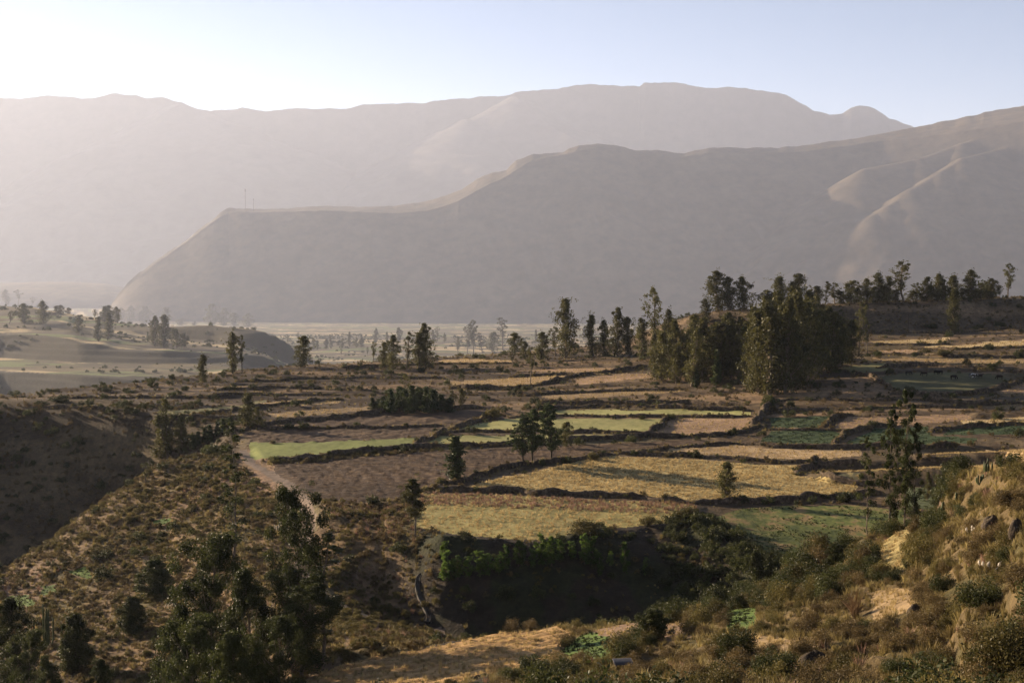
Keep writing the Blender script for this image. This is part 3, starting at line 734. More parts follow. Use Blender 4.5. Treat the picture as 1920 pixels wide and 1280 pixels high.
def thing(name, label, cat, loc, rz=0.0, sc=(1, 1, 1), group=None):
    e = bpy.data.objects.new(name, None); COL.objects.link(e); e.empty_display_size = .5
    e.location = loc; e.rotation_euler = (0, 0, rz); e.scale = sc
    e['label'] = label; e['category'] = cat; e['kind'] = 'thing'
    if group: e['group'] = group
    return e
def ground_at(px, py, D=None):
    """world point on the ground seen at (px, py), or on the ray's column at depth D"""
    if D is None: return on(px, py)[0]
    x = float(ray(px, 640)[0]) * D
    return np.array([x, D, float(H(x, D))])
def tree(px, pyb, pyt, kind, label, w=None, D=None, name='eucalyptus_tree', cat='tree', group=None, rz=None, sink=.1, natw=None):
    p = ground_at(px, pyb, D)
    if D is None: h = (pyb - pyt) / FPX * p[1] / CP * 1.0
    else: h = (float(ray(px, pyt)[1]) * p[1]) - p[2]
    h = max(h, .6); s = h / TH0
    wood, crown = PROTO[kind]
    natural = {'full': 8.5, 'narrow': 5.6, 'open': 7.5, 'tall': 5.5, 'round': 12, 'twin': 7.5, 'young': 6.5, 'pine': 9.5, 'sapling': 8, 'slim': 2.9}.get(kind.rstrip('0123456789'), natw or 8)
    if natw: natural = natw
    sx = s if w is None else (w / FPX * p[1]) / natural
    rz = random.uniform(0, 6.28) if rz is None else rz
    e = thing(name, label, cat, (p[0], p[1], p[2] - sink * s), rz, (sx, sx, s), group)
    ob('trunk', wood, e); ob('crown', crown, e)
    return e
ORD = ['first','second','third','fourth','fifth','sixth','seventh','eighth','ninth','tenth','eleventh','twelfth','thirteenth','fourteenth','fifteenth','sixteenth','seventeenth','eighteenth','nineteenth','twentieth','twenty-first','twenty-second']
# ------------------------------------------------------------------ trees
g = 'trees on the right ridge line'
RT = [ # px, base, top, w, kind, label
 (1300,590,522,40,'full0','broad dark eucalyptus at the left foot of the right ridge, its crown against the hills'),
 (1322,606,560,20,'narrow1','small dark eucalyptus below the left end of the right ridge'),
 (1345,579,508,32,'narrow0','tall full eucalyptus, first on the left end of the right ridge line'),
 (1369,577,519,30,'full1','rounded eucalyptus touching the tall full one on the left end of the ridge line'),
 (1393,576,519,34,'full2','lone eucalyptus with layered crown left of the grove on the ridge line'),
 (1436,574,544,26,'round1','low rounded tree on the ridge just left of the tall grove tops'),
 (1466,574,518,28,'narrow2','tall tree on the ridge behind the left part of the grove'),
 (1484,574,528,24,'full3','ridge tree half hidden behind the grove, second of its cluster'),
 (1500,573,513,28,'narrow3','highest of the ridge trees right behind the dense grove'),
 (1528,572,536,26,'full1','broad low tree on the ridge behind the right edge of the grove'),
 (1546,572,527,13,'slim0','thin pointed tree on the ridge above the right edge of the grove'),
 (1565,571,530,22,'open1','open crowned ridge tree just right of the grove tops'),
 (1594,570,526,32,'round0','broad rounded ridge tree right of the grove'),
 (1623,569,522,22,'full2','pale brown ridge tree, next right of the broad rounded one'),
 (1645,568,511,22,'narrow1','narrow tall ridge tree left of the highest tree of the line'),
 (1665,567,518,24,'full0','bushy ridge tree at the left foot of the highest tree of the line'),
 (1692,567,490,38,'open0','highest tree of the right ridge line, with tiers of separate clumps'),
 (1718,564,530,20,'open2','short open ridge tree just right of the highest one'),
 (1734,564,519,22,'full3','dark ridge tree between the short open one and a narrow tall one'),
 (1755,563,513,20,'narrow0','narrow ridge tree in the middle of the line right of the highest one'),
 (1769,563,523,20,'full1','lower ridge tree left of the slope tree with the hanging crown'),
 (1791,563,516,24,'narrow2','ridge tree directly behind the lone tree on the ridge slope'),
 (1817,562,506,30,'full2','wide topped ridge tree, tallest between the slope tree and the last tree'),
 (1837,562,531,20,'open3','low ridge tree right of the wide topped one'),
 (1858,561,522,26,'round2','compact dark ridge tree second from the right end of the line'),
 (1874,561,535,14,'open1','small tree leaning beside the last tall tree of the ridge'),
 (1888,560,494,22,'open2','last tall thin tree at the right end of the ridge line'),
]
for px, b, t, w, k, lb in RT: tree(px, b, t, k, lb, w=w * 1.75, group=g, D=None if b > 580 else float(np.interp(px, [1290, 1340, 1500, 1650, 1920], [485, 480, 474, 478, 487])))
for i, (px, b, t, w, k) in enumerate([(1452,574,548,26,'round0'),(1578,570,545,26,'full1'),(1608,569,540,24,'round1'),(1634,568,538,24,'full3'),(1655,567,536,24,'round2'),(1678,567,542,24,'full0'),(1708,566,545,24,'round0'),(1726,564,540,22,'full2'),
  (1744,563,536,22,'round1'),(1762,563,541,22,'full1'),(1780,563,538,22,'full3'),(1804,562,540,24,'round2'),(1827,562,544,24,'round0'),(1848,561,543,20,'full2')]):
    tree(px, b, t, k, 'low bushy tree, %s from the left of those filling the right ridge row' % ORD[i], w=w * 1.6, group='low trees filling the ridge row', D=float(np.interp(px, [1340, 1500, 1650, 1920], [481, 475, 479, 488])))
tree(1787,625,540,'narrow3','lone drooping eucalyptus standing on the dark slope below the right ridge',w=38,group='trees on the plateau')
tree(1610,668,566,'open0','pale open eucalyptus at the right edge of the dense grove',w=40,group='trees on the plateau')
tree(1627,668,600,'tall0','thin pale tree beside the open eucalyptus right of the grove',w=22,group='trees on the plateau')
# grove
GL = 'dark green eucalyptus packed into the dense grove on the plateau'
gr = 'eucalyptus grove on the plateau'
GR = [(1240,712,620,34),(1268,718,600,34),(1292,722,612,34),(1318,716,596,36),(1346,715,604,34),(1370,712,600,34),(1392,712,612,30),
 (1424,738,582,44),(1444,742,572,40),(1470,738,558,44),(1494,730,548,42),(1515,722,566,38),(1538,706,560,42),(1556,696,584,36),(1574,688,594,30),
 (1408,728,604,34),(1458,725,590,36),(1482,726,575,34),(1506,712,590,36),(1528,702,580,36),(1548,690,575,32),(1256,700,640,30),(1282,702,606,30),(1305,700,590,30),(1330,702,610,30),
 (1358,700,585,30),(1384,700,594,32),(1412,705,575,32),(1436,700,556,34),(1460,695,545,34),(1490,690,536,36),(1515,690,545,32),(1540,680,552,30),(1590,682,600,28),(1566,676,590,30)]
kinds = ['full0','full1','full2','full3','twin0','full1','narrow1','full2','narrow3','full0']
for i, (px, b, t, w) in enumerate(GR):
    tree(px, b, t, kinds[(i * 7) % 10], GL, w=w * 2.1, group=gr)
tree(1434,738,585,'twin2','tallest front tree of the grove with pale hanging foliage down to its base',w=48,group=gr)
tree(1230,708,625,'full1','leftmost tree of the dense grove, front edge, leafy to the ground',w=34,group=gr)
tree(1308,728,690,'young0','small pale sapling in front of the left half of the grove',w=26,group='trees on the plateau',name='young_tree')
tree(1345,722,655,'young1','light green bushy tree at the front middle of the grove',w=30,group='trees on the plateau',name='young_tree')
# middle of the plateau
MT_ = [
 (1060,670,560,50,'full0','big dark eucalyptus standing alone left of the grove trees'),
 (1042,668,612,26,'open1','small tree against the left side of the big dark eucalyptus'),
 (1113,668,590,26,'narrow2','left tree of the clump between the big eucalyptus and the grove'),
 (1133,668,600,30,'full2','rounded middle tree of the clump between the big eucalyptus and the grove'),
 (1156,670,577,38,'full3','tallest tree of the clump between the big eucalyptus and the grove'),
 (1180,668,594,30,'full1','right tree of the clump next to the grove'),
 (1204,672,596,30,'narrow1','pale leafy tree at the left edge of the grove'),
 (1233,668,540,44,'open0','tall open topped eucalyptus rising above the left edge of the grove'),
 (1252,676,580,34,'full2','leaning leafy tree right behind the open topped eucalyptus'),
 (876,664,612,22,'open1','low spreading tree at the left of the far group by the plateau edge'),
 (888,664,600,24,'open2','hazy tall tree in the far group left of the thin long trunked one'),
 (858,664,632,18,'open3','short tree at the left end of the far group by the plateau edge'),
 (904,662,624,24,'open0','medium tree in the far group by the plateau edge, right of its tallest'),
 (924,660,622,26,'round0','rounded dark tree left of the long trunked tree'),
 (943,656,595,24,'tall0','long trunked tree with a small high crown by the plateau edge'),
 (965,664,624,32,'round1','broad dark tree right of the long trunked tree'),
 (986,670,640,22,'full3','small dark tree between the broad one and the big eucalyptus'),
 (1015,675,622,28,'narrow0','narrow tree left of the big dark eucalyptus'),
 (994,718,650,18,'tall1','thin sapling with a bare stem standing in the brown field below the far trees'),
 (962,684,655,18,'open1','small tree on the field bank below the broad dark tree'),
 (700,678,640,15,'open2','small thin tree left of the cluster of four on the plateau edge'),
 (718,690,641,24,'full1','leftmost full tree of the cluster on the plateau edge'),
 (737,694,628,32,'full2','second tree of the plateau edge cluster, leafy to the ground'),
 (762,692,622,24,'open0','open crowned third tree of the plateau edge cluster'),
 (784,690,622,28,'narrow3','fourth tree of the plateau edge cluster, left of the tallest'),
 (799,690,606,40,'full3','tallest tree at the right end of the plateau edge cluster'),
 (437,700,622,26,'narrow1','tall dark tree, left of the close pair on the left plateau edge'),
 (454,700,628,20,'open2','slimmer right tree of the close pair on the left plateau edge'),
 (565,688,629,38,'full1','lone dark rounded eucalyptus on the skyline of the left plateau edge'),
 (380,716,664,22,'narrow2','small dark tree low on the left plateau edge'),
]
for px, b, t, w, k, lb in MT_: tree(px, b, t, k, lb, w=w * 1.35, group='trees on the plateau')
# bank beside the ravine head
for px, b, t, w, k, lb in [
 (465,800,737,40,'full0','leafy tree above the dark bushes at the ravine head'),
 (484,800,762,24,'round0','low bushy tree right of the leafy one at the ravine head'),
 (318,862,745,44,'twin0','tall pale tree rooted on the ravine side at the left'),
 (300,862,778,36,'narrow2','shorter leafy tree left of the tall pale one on the ravine side'),
 (338,850,775,30,'full3','right tree of the cluster on the ravine side'),
 (272,905,868,26,'open1','small dim tree low on the ravine side'),
]: tree(px, b, t, k, lb, w=w * 1.3, group='trees by the ravine')
# clump of young trees in the middle
for i in range(15):
    px = 708 + i * 9.2 + (i % 3) * 2; t = [748,742,738,730,724,727,730,722,725,728,724,733,730,738,745][i]
    tree(px, 768 + (i % 4) * 2, t, 'young%d' % (i % 3), 'dark young tree in the thick clump in the middle of the plateau', w=38, group='clump of young trees', name='young_tree')
tree(760,762,703,'open1','thin tree rising above the clump of young trees',w=26,group='trees on the plateau')
for px, b, t, w, lb in [(848,762,732,22,'left one of the two leafy bushes right of the young tree clump'),(866,760,728,24,'right one of the two leafy bushes right of the young tree clump'),(700,768,745,26,'low dark young tree at the left end of the thick clump')]:
    tree(px, b, t, 'round1' if px > 800 else 'young1', lb, w=w, group='trees on the plateau', name='small_tree')
# green saplings along the bank by the ravine
for i, (px, b, t) in enumerate(sorted([(372,835,808),(384,830,800),(396,825,796),(408,818,790),(420,815,785),(365,842,815),(432,812,782)])):
    tree(px, b, t, 'young%d' % (i % 3), 'dark green bushy sapling, %s from the left in the row above the golden slope' % ORD[i], w=26, group='saplings above the golden slope', name='young_tree')

# pines by the long wall
tree(980,872,776,'pine0','left pine of the group in the middle fields',w=66,group='pines in the middle fields',name='pine_tree')
tree(998,868,766,'pine1','middle pine of the field group, with two crowns one above the other',w=72,group='pines in the middle fields',name='pine_tree')
tree(1034,866,756,'pine2','tallest pine, standing on a bare straight trunk in the middle fields',w=76,group='pines in the middle fields',name='pine_tree')
tree(1061,838,790,'round0','dark ball shaped tree touching the right side of the tallest pine',w=42,group='trees on the plateau',name='round_tree')
tree(860,900,817,'young0','small bushy pine alone in the wall corner of the brown ploughed field',w=62,name='pine_tree',group='trees on the plateau')

# hazy trees on the left shelves
HZ = [(13,571,543,15,'narrow0','hazy narrow tree, first from the left on the far left ridge top'),(34,571,543,16,'tall0','hazy tree with a ragged crown, second on the far left ridge top'),
 (62,573,557,12,'open1','tiny hazy tree on the far left ridge top right of the ragged one'),(45,607,569,28,'full1','hazy broad tree in front of the far left ridge'),
 (82,606,564,26,'full2','hazy tall tree on the slope under the far left ridge'),(18,607,583,18,'open0','faint low tree at the left frame edge under the ridge'),
 (106,586,573,14,'round0','faint low tree on the right end of the far left ridge, left one'),(114,587,572,14,'round1','faint low tree on the right end of the far left ridge, middle one'),
 (128,589,577,14,'round2','faint low tree on the right end of the far left ridge, right one'),(147,623,591,20,'full3','lone small hazy tree in front of the first shelf'),
 (185,640,593,16,'narrow1','slim hazy tree, left of a pair on the left shelf bank'),(201,637,586,20,'narrow2','taller hazy tree, right of a pair on the left shelf bank'),
 (178,597,580,14,'open2','small pale tree at the left end of the far shelf row'),(196,603,574,18,'full0','pale tree in the far shelf row, second'),
 (207,604,572,20,'full1','pale tree in the far shelf row, third and tallest'),(219,604,575,18,'full2','pale tree in the far shelf row, fourth'),
 (232,605,576,16,'open0','pale tree in the far shelf row, fifth, thin'),(243,605,573,20,'full3','pale tree in the far shelf row, right end'),
 (272,606,574,28,'full0','pale broad tree standing apart right of the far shelf row'),(290,648,592,24,'full2','hazy dark tree, left of the large pair in the middle of the shelves'),
 (306,652,590,30,'full1','largest hazy tree in the middle of the shelves'),(314,612,576,20,'narrow3','hazy tree behind the largest shelf tree'),
 (277,640,622,8,'young1','tiny hazy shrub tree left of the large shelf pair'),(330,652,616,26,'round0','hazy rounded tree right of the largest shelf tree'),
 (346,652,624,20,'round1','low hazy tree at the right end of the shelf group'),(338,610,597,20,'round2','faint low bushy tree on the second bank'),
 (365,610,603,10,'round0','faint shrub on the second bank left of the row of four'),
 (397,610,569,28,'full3','tallest and leftmost of the four hazy trees on the second bank'),(420,610,577,24,'full0','second of the four hazy trees on the second bank'),
 (440,611,586,24,'full1','third of the four hazy trees on the second bank'),(464,613,588,24,'full2','rightmost of the four hazy trees on the second bank')]
for px, b, t, w, k, lb in HZ: tree(px, b, t, k, lb, w=w * 1.4, group='hazy trees on the left shelves')
# faint trees on the valley floor
for i, (px, b, t) in enumerate(sorted([(588,655,632),(596,656,638),(620,652,631),(612,655,636),(655,650,622),(668,652,632),(678,650,628),(642,652,634),(705,640,615),(725,645,622),(748,640,614),(820,640,612),(812,642,618),(834,641,624),
    (560,640,622),(540,642,628),(1075,632,610),(1095,630,612),(1190,628,600),(1005,640,618),(690,668,650),(640,668,652)])):
    tree(px, b, t, ['full0','open1','full2','narrow3','round1'][i % 5], 'faint hazy tree, %s from the left on the far valley floor' % ORD[i], group='faint trees on the valley floor')

# ---- near trees, built for their own spot
def near(key, seed, leafm, bark, **k):
    PROTO[key] = None
    wf = make_tree(seed, TH0, **k); PROTO[key] = (mk('trunk', wf[0], bark), mk('crown', wf[1], leafm))
near('nearA', 201, ML_near, MB_euc, W=4.6, cb=.26, ncl=34, nl=170, leaf=.22, env='top', clr=(.03,.055), rt=.008, lean=.02)
near('nearB', 202, ML_near, MB_euc, W=4.8, cb=.22, ncl=32, nl=170, leaf=.22, env='narrow', clr=(.03,.055), rt=.007, lean=.02)
near('nearC', 203, ML_near, MB_euc, W=4.0, cb=.30, ncl=24, nl=150, leaf=.21, env='narrow', clr=(.028,.05), rt=.007, lean=.02)
near('nearD', 204, ML_near, MB_euc, W=9.0, cb=.18, ncl=70, nl=420, leaf=.19, env='top', clr=(.055,.095), rt=.012, lean=.03)
near('nearE', 205, ML_near, MB_euc, W=8.0, cb=.12, ncl=80, nl=420, leaf=.19, env='full', clr=(.055,.09), rt=.010, lean=.03)
near('nearF', 206, ML_near, MB_euc, W=2.6, cb=.22, ncl=30, nl=80, leaf=.19, env='narrow', clr=(.018,.036), rt=.005, lean=.015)
near('nearG', 207, ML_euc, MB_euc, W=4.0, cb=.36, ncl=40, nl=180, leaf=.28, env='narrow', clr=(.05,.075), rt=.008, lean=.02)
near('nearH', 208, ML_bush, MB_dark, W=13.0, cb=.04, ncl=110, nl=240, leaf=.46, env='round', clr=(.09,.14), rt=.02, lean=.02)
near('nearI', 209, ML_bush, MB_dark, W=12.0, cb=.22, ncl=80, nl=260, leaf=.42, env='round', clr=(.09,.13), rt=.02, lean=.03, stems=2, spread=.2)
near('nearJ', 210, ML_euc, MB_euc, W=9.0, cb=.10, ncl=60, nl=160, leaf=.34, env='cone', clr=(.07,.10), rt=.014)
NW = dict(nearA=4.4, nearB=4.8, nearC=4.0, nearD=9, nearE=8, nearF=2.6, nearG=4, nearH=13, nearI=12, nearJ=9)
def ntree(px, b, t, k, lb, w, D=None, name='eucalyptus_tree', group=None, rz=None):
    return tree(px, b, t, k, lb, w=w, D=D, name=name, group=group, rz=rz, natw=NW[k])
g = 'tall eucalyptus above the right hill'
ntree(1700,1000,730,'nearA','tallest of the slender eucalyptus on the right hill shoulder, dark pointed top',64,group=g,D=124.5)
ntree(1672,1002,765,'nearB','slender eucalyptus just left of the tallest one on the hill shoulder',66,group=g,D=124)
ntree(1636,995,818,'nearC','thin eucalyptus at the left of the hill shoulder group, sparse leaves',52,group=g,D=127)
ntree(1684,1000,810,'nearC','bare stemmed eucalyptus between the two tallest on the hill shoulder',46,group=g,D=126,rz=2)
ntree(1720,998,790,'nearB','rightmost eucalyptus of the hill shoulder group, bushy in its middle',50,group=g,D=123,rz=4)
ntree(1738,938,884,'nearJ','small bushy tree right of the hill shoulder eucalyptus',34)
tree(1360,937,865,'full1','small eucalyptus alone at the near edge of the straw field',w=62,group='trees on the plateau')
ntree(775,1076,897,'nearG','slender leafy eucalyptus on a thin trunk at the corner of the mown field',58,D=185)
ntree(1225,1245,1142,'nearH','large round dark bush tree at the near edge of the hollow',98,name='round_tree',D=103)
ntree(1580,1105,1022,'nearI','low dark tree with a rounded crown on short forked trunks, above the grassy mound',74,name='small_tree',D=113)
ntree(1440,1088,1034,'nearI','dark spreading tree at the edge of the meadow in the shade of the hollow',78,name='small_tree',D=160,rz=1)
# bottom left eucalyptus stand
g = 'tall eucalyptus at the bottom left'
for px, t, k, w, D, lb in [
 (545,915,'nearD',125,128,'big forked eucalyptus reaching over the track, first from the right in the bottom left stand'),
 (432,790,'nearF',58,176,'very tall thin eucalyptus with a bare wispy stem above the golden slope'),
 (395,1000,'nearD',150,132,'dark eucalyptus with a high pointed crown in the bottom left stand'),
 (470,1060,'nearE',120,124,'leafy eucalyptus low in the middle of the bottom left stand'),
 (600,1000,'nearF',90,126,'leaning thin eucalyptus right of the big forked one'),
 (300,1140,'nearE',120,124,'wide eucalyptus at the left of the bottom left stand'),
 (560,1080,'nearE',130,120,'full eucalyptus in front of the big forked one'),
 (360,1150,'nearD',130,118,'sparse low eucalyptus in front of the pointed one'),
 (430,1175,'nearE',120,112,'nearest leafy eucalyptus at the bottom frame edge of the stand'),
 (505,1160,'nearD',130,112,'near eucalyptus at the bottom edge below the forked one'),
 (10,1115,'nearE',90,150,'eucalyptus cut by the left frame edge at the bottom'),
 (45,1180,'nearD',80,140,'leafy eucalyptus near the bottom left corner, beside the cut one'),
 (90,1225,'nearE',70,134,'low eucalyptus in the bottom left corner in front of the round dark tree'),
 (180,1240,'nearE',60,136,'small eucalyptus top rising from the bottom edge, right of the round dark tree'),
]: ntree(px, None, t, k, lb, w * 1.4, D=D, group=g)
ntree(130,None,1150,'nearH','round dark tree at the bottom left behind the cactus columns',82,D=160,name='round_tree')
ntree(285,None,1050,'nearH','broad dark tree on the lower golden slope left of the pointed eucalyptus',90,D=185,name='round_tree')
ntree(240,None,1120,'nearH','dark spreading tree between the round dark tree and the eucalyptus stand',70,D=170,name='round_tree')
# sunlit saplings on the hollow's bank
SAP = sorted([(838,1088,1040,34),(858,1085,1048,30),(876,1080,1050,26),(900,1078,1040,32),(916,1076,1044,24),(934,1072,1048,24),(947,1066,1030,24),(972,1060,1020,30),(1000,1062,1036,22),(1014,1058,1008,30),(1034,1060,1012,32),
   (1052,1050,1020,24),(1072,1046,1022,22),(1096,1056,1006,26),(1110,1060,1012,22),(1124,1078,1044,18),(1172,1072,1022,20),(1210,1078,1052,14),(832,1050,1022,22),(1145,1062,1040,16)])
for i, (px, b, t, w) in enumerate(SAP):
    q = ['sapling0','sapling1','sapling2'][i % 3]
    lb = 'green sapling, %s from the left in the row on the shaded bank of the hollow' % ORD[i]
    gg = 'saplings on the bank of the hollow'
    if px == 1172: lb = 'lone pale narrow sapling at the right of the sapling row in the hollow'
    if px == 1210: lb = 'smallest dim sapling, last on the right in the hollow'
    if px == 1124: lb = 'small low sapling left of the lone pale narrow one'
    tree(px, b, t - 8, q, lb, w=w * 1.2, group=gg, name='sapling', sink=.1)
# ------------------------------------------------------------------ scattered vegetation (uncountable): one object each, instanced on points
def variants(name, metas):
    c = bpy.data.collections.new(name)
    for i, me in enumerate(metas):
        o = bpy.data.objects.new('%s_kind' % name, me); c.objects.link(o)
    return c
def scatter_obj(name, P, scale, coll, label, kind='stuff', zs=None):
    n = len(P)
    me = bpy.data.meshes.new(name); me.vertices.add(n); me.vertices.foreach_set('co', np.asarray(P, np.float32).ravel())
    rot = np.zeros((n, 3), np.float32); rot[:, 2] = rng.random(n) * 6.283; rot[:, :2] = rng.normal(size=(n, 2)) * .06
    a = me.attributes.new('rot', 'FLOAT_VECTOR', 'POINT'); a.data.foreach_set('vector', rot.ravel())
    scl = np.repeat(np.asarray(scale, np.float32)[:, None], 3, 1)
    scl[:, 2] *= rng.uniform(.75, 1.2, n) if zs is None else zs
    a = me.attributes.new('scl', 'FLOAT_VECTOR', 'POINT'); a.data.foreach_set('vector', scl.ravel())
    a = me.attributes.new('pick', 'INT', 'POINT'); a.data.foreach_set('value', rng.integers(0, 999, n).astype(np.int32))
    o = ob(name, me); o['kind'] = kind; o['label'] = label
    ng = bpy.data.node_groups.new(name, 'GeometryNodeTree')
    ng.interface.new_socket('Geometry', in_out='INPUT', socket_type='NodeSocketGeometry')
    ng.interface.new_socket('Geometry', in_out='OUTPUT', socket_type='NodeSocketGeometry')
    gi = ng.nodes.new('NodeGroupInput'); go = ng.nodes.new('NodeGroupOutput')
    ip = ng.nodes.new('GeometryNodeInstanceOnPoints'); ci = ng.nodes.new('GeometryNodeCollectionInfo')
    ci.inputs['Collection'].default_value = coll; ci.inputs['Separate Children'].default_value = True; ci.inputs['Reset Children'].default_value = True
    ip.inputs['Pick Instance'].default_value = True
    def attr(nm, t):
        q = ng.nodes.new('GeometryNodeInputNamedAttribute'); q.data_type = t; q.inputs['Name'].default_value = nm; return q.outputs[0]
    ng.links.new(gi.outputs[0], ip.inputs['Points']); ng.links.new(ci.outputs[0], ip.inputs['Instance'])
    ng.links.new(attr('pick', 'INT'), ip.inputs['Instance Index']); ng.links.new(attr('rot', 'FLOAT_VECTOR'), ip.inputs['Rotation'])
    ng.links.new(attr('scl', 'FLOAT_VECTOR'), ip.inputs['Scale']); ng.links.new(ip.outputs[0], go.inputs[0])
    md = o.modifiers.new('scatter', 'NODES'); md.node_group = ng
    return o
def bushes(mat, seeds, W=1.0, Hh=.8, ncl=14, nl=60, leaf=.085):
    out = []
    for s in seeds:
        wf = make_bush(s, W, Hh, ncl, nl, leaf); out.append(mesh_np('bush', wf[1][0], wf[1][1], mat, smooth=False))
    return out
C_olive = variants('olive', bushes(ML_olive, (1, 2, 3)))
C_brown = variants('brown', bushes(ML_brown, (4, 5, 6)))
C_bush = variants('darkbush', bushes(ML_bush, (7, 8, 9)))
C_dry = variants('dry', [mk('tuft', make_tuft(s, .6, .7, 30, .022), ML_dry) for s in (1, 2, 3)])
C_straw = variants('stalks', [mk('tuft', make_tuft(s, .6, .7, 30, .02), ML_straw) for s in (11, 12, 13)])
C_pink = variants('reddish', [mk('tuft', make_tuft(s, .6, .7, 30, .022), ML_pink) for s in (4, 5)])
C_crop = variants('crop', bushes(ML_crop, (11, 12), .6, .4, 5, 22, .12))
C_green = variants('greens', [mk('tuft', make_tuft(s, .35, .6, 26, .03), ML_crop) for s in (6, 7)])

# candidate points: cells of the ground grid, weighted by their true area
dth = np.gradient(TH); dr = np.gradient(R)
AREA = (R * dr)[:, None] * dth[None, :]
VIS = (PX > -420) & (PX < 2360) & (np.abs(TT) < .62) & (DG > 7)
wide = (PX > -420) & (PX < 2360)
def pick_pts(dens, mx=60000):
    lam = np.where(VIS, dens * AREA, 0.0); tot = lam.sum()
    n = int(min(tot, mx)); p = (lam / tot).ravel()
    idx = np.searchsorted(np.cumsum(p), rng.random(n)); idx = np.minimum(idx, p.size - 1)
    j, i = np.unravel_index(idx, Z.shape)
    th = TH[j * 0 + i] + (rng.random(n) - .5) * dth[i]; r = R[j] + (rng.random(n) - .5) * dr[j]
    x = np.sin(th) * r; y = np.cos(th) * r
    return np.c_[x, y, H(x, y)]
n_c = fbm(X / 4.5, Y / 4.5, 201, 3); n_d = fbm(X / 14, Y / 14, 211, 3)
openg = (FID == -1); kk = np.where(FID == -2, 'none', KIND[FID])
TRKD = sstep(1.5, 3.0, td)
near_hill = (1 - sstep(128, 136, DG)) * sstep(880, 1000, PXG)
S_spur = (1 - sstep(252, 264, DG)) * (1 - sstep(760, 860, PXG)) * openg * TRKD
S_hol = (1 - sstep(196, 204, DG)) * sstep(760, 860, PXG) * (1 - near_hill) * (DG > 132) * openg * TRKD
S_rav = (DG > 255) * (DG < 322) * (PXG < 430) * openg
S_plat = (DG > 200) * (DG < 510) * openg * (1 - S_rav) * TRKD
def sc_(n, a, b, p=1.5): return a + (b - a) * rng.random(n) ** p
def do(name, dens, coll, a, b, label, mx=60000, p=1.5, sink=.06):
    P = pick_pts(dens, mx); s = sc_(len(P), a, b, p); P[:, 2] -= sink * s
    return scatter_obj(name, P, s, coll, label)
do('olive_scrub', S_spur * .75 * (.15 + 1.6 * sstep(-.15, .3, n_c)) + S_hol * .06 + S_plat * .035 * sstep(0, .4, n_d), C_olive, .35, 1.35, 'low olive scrub covering the open slopes', 60000)
do('brown_scrub', S_spur * .75 * (.15 + 1.6 * sstep(-.15, .3, -n_c)) + S_hol * .07 + S_rav * .45 + (DG > 448) * (DG < 500) * (PXG > 1240) * openg * .2 + S_plat * .07, C_brown, .35, 1.25, 'low brown scrub covering the open slopes', 60000)
do('dark_bushes', S_spur * .035 * sstep(.0, .3, n_d) + S_hol * (.05 + .5 * sstep(1220, 1280, PXG)) + S_rav * .08 + S_plat * .012, C_bush, 1.0, 3.0, 'dark bushes among the scrub, some added to darken the hollow bank', 9000)  # dense bushes added on the hollow's sunlit right bank to stand for shade
C_fine = variants('finebush', bushes(ML_bush, (21, 22, 23), 1, .8, 26, 110, .045) + bushes(ML_olive, (24,), 1, .8, 26, 110, .045))
do('hill_bushes', near_hill * openg * (.06 + .26 * sstep(74, 86, DG)) * sstep(-.04, .22, n_d), C_fine, 1.0, 3.0, 'dark bushes crowding the right hill', 9000)
do('dry_grass', near_hill * openg * 2.8 + (DG < 112) * (PXG < 1000) * openg * 1.2 + S_spur * 1.3 + S_hol * .1 + S_plat * .06 + (kk == 'none') * 0, C_dry, .5, 1.25, 'dry yellow grass tufts over fields and slopes', 90000)
do('field_grass', (kk == 'straw') * 5 + ((kk == 'straw2') | (kk == 'palestraw')) * 1.8 + (kk == 'straw3') * 3 + (kk == 'mown') * 2.2 + (kk == 'gold') * 3.0 + ((kk == 'tan2') | (kk == 'tan')) * (1.0 + 3.0 * (DG < 135)) + (kk == 'pinkplot') * 2, C_straw, .3, .8, 'fine dry stalks standing over the straw and stubble fields', 90000)
C_fo = variants('fineolive', bushes(ML_olive, (31, 32), 1, .75, 26, 110, .045)); C_fb = variants('finebrown', bushes(ML_brown, (33, 34), 1, .75, 26, 110, .045))
do('hill_scrub', near_hill * openg * .6 * sstep(-.1, .3, n_c), C_fo, .5, 1.9, 'olive scrub covering the right hill', 14000)
do('hill_heath', near_hill * openg * .5 * sstep(-.1, .3, -n_c), C_fb, .5, 1.8, 'brown heathy scrub covering the right hill', 14000)
pinkw = (kk == 'mown') * sstep(-1.5, 1.5, 0 * DG + 1) * (PY < 962 + 0 * DG) * (PY < np.interp(PX, [780, 1300], [945, 966]))
do('reddish_grass', pinkw * 2.2 + S_spur * .35 * sstep(.1, .3, n_b) + ((PX > 620) & (PX < 790) & (PY > 945) & (PY < 1010)) * openg * 1.2 + near_hill * openg * .5 * sstep(.1, .35, n_b), C_pink, .5, 1.2, 'reddish dry grass in patches', 60000)
do('crop_rows', ((kk == 'crop') | (kk == 'crop2')) * .9, C_crop, .5, .9, 'dark green crop plants in rows', 9000)
do('green_grass', (kk == 'meadow') * 3.0 * sstep(-.2, .2, n_c) + (kk == 'greenplot') * 4, C_green, .35, .9, 'green grass and herbs on damp ground', 20000)

farz = (DG > 540) * (DG < 5500)
do('far_scrub', farz * (.005 * sstep(.12, .4, fbm(X / 160, Y / 45, 221, 4)) + .00006), C_bush, 3.0, 12.0, 'hazy hedges and bushes dotted over the far shelves and valley floor', 9000)
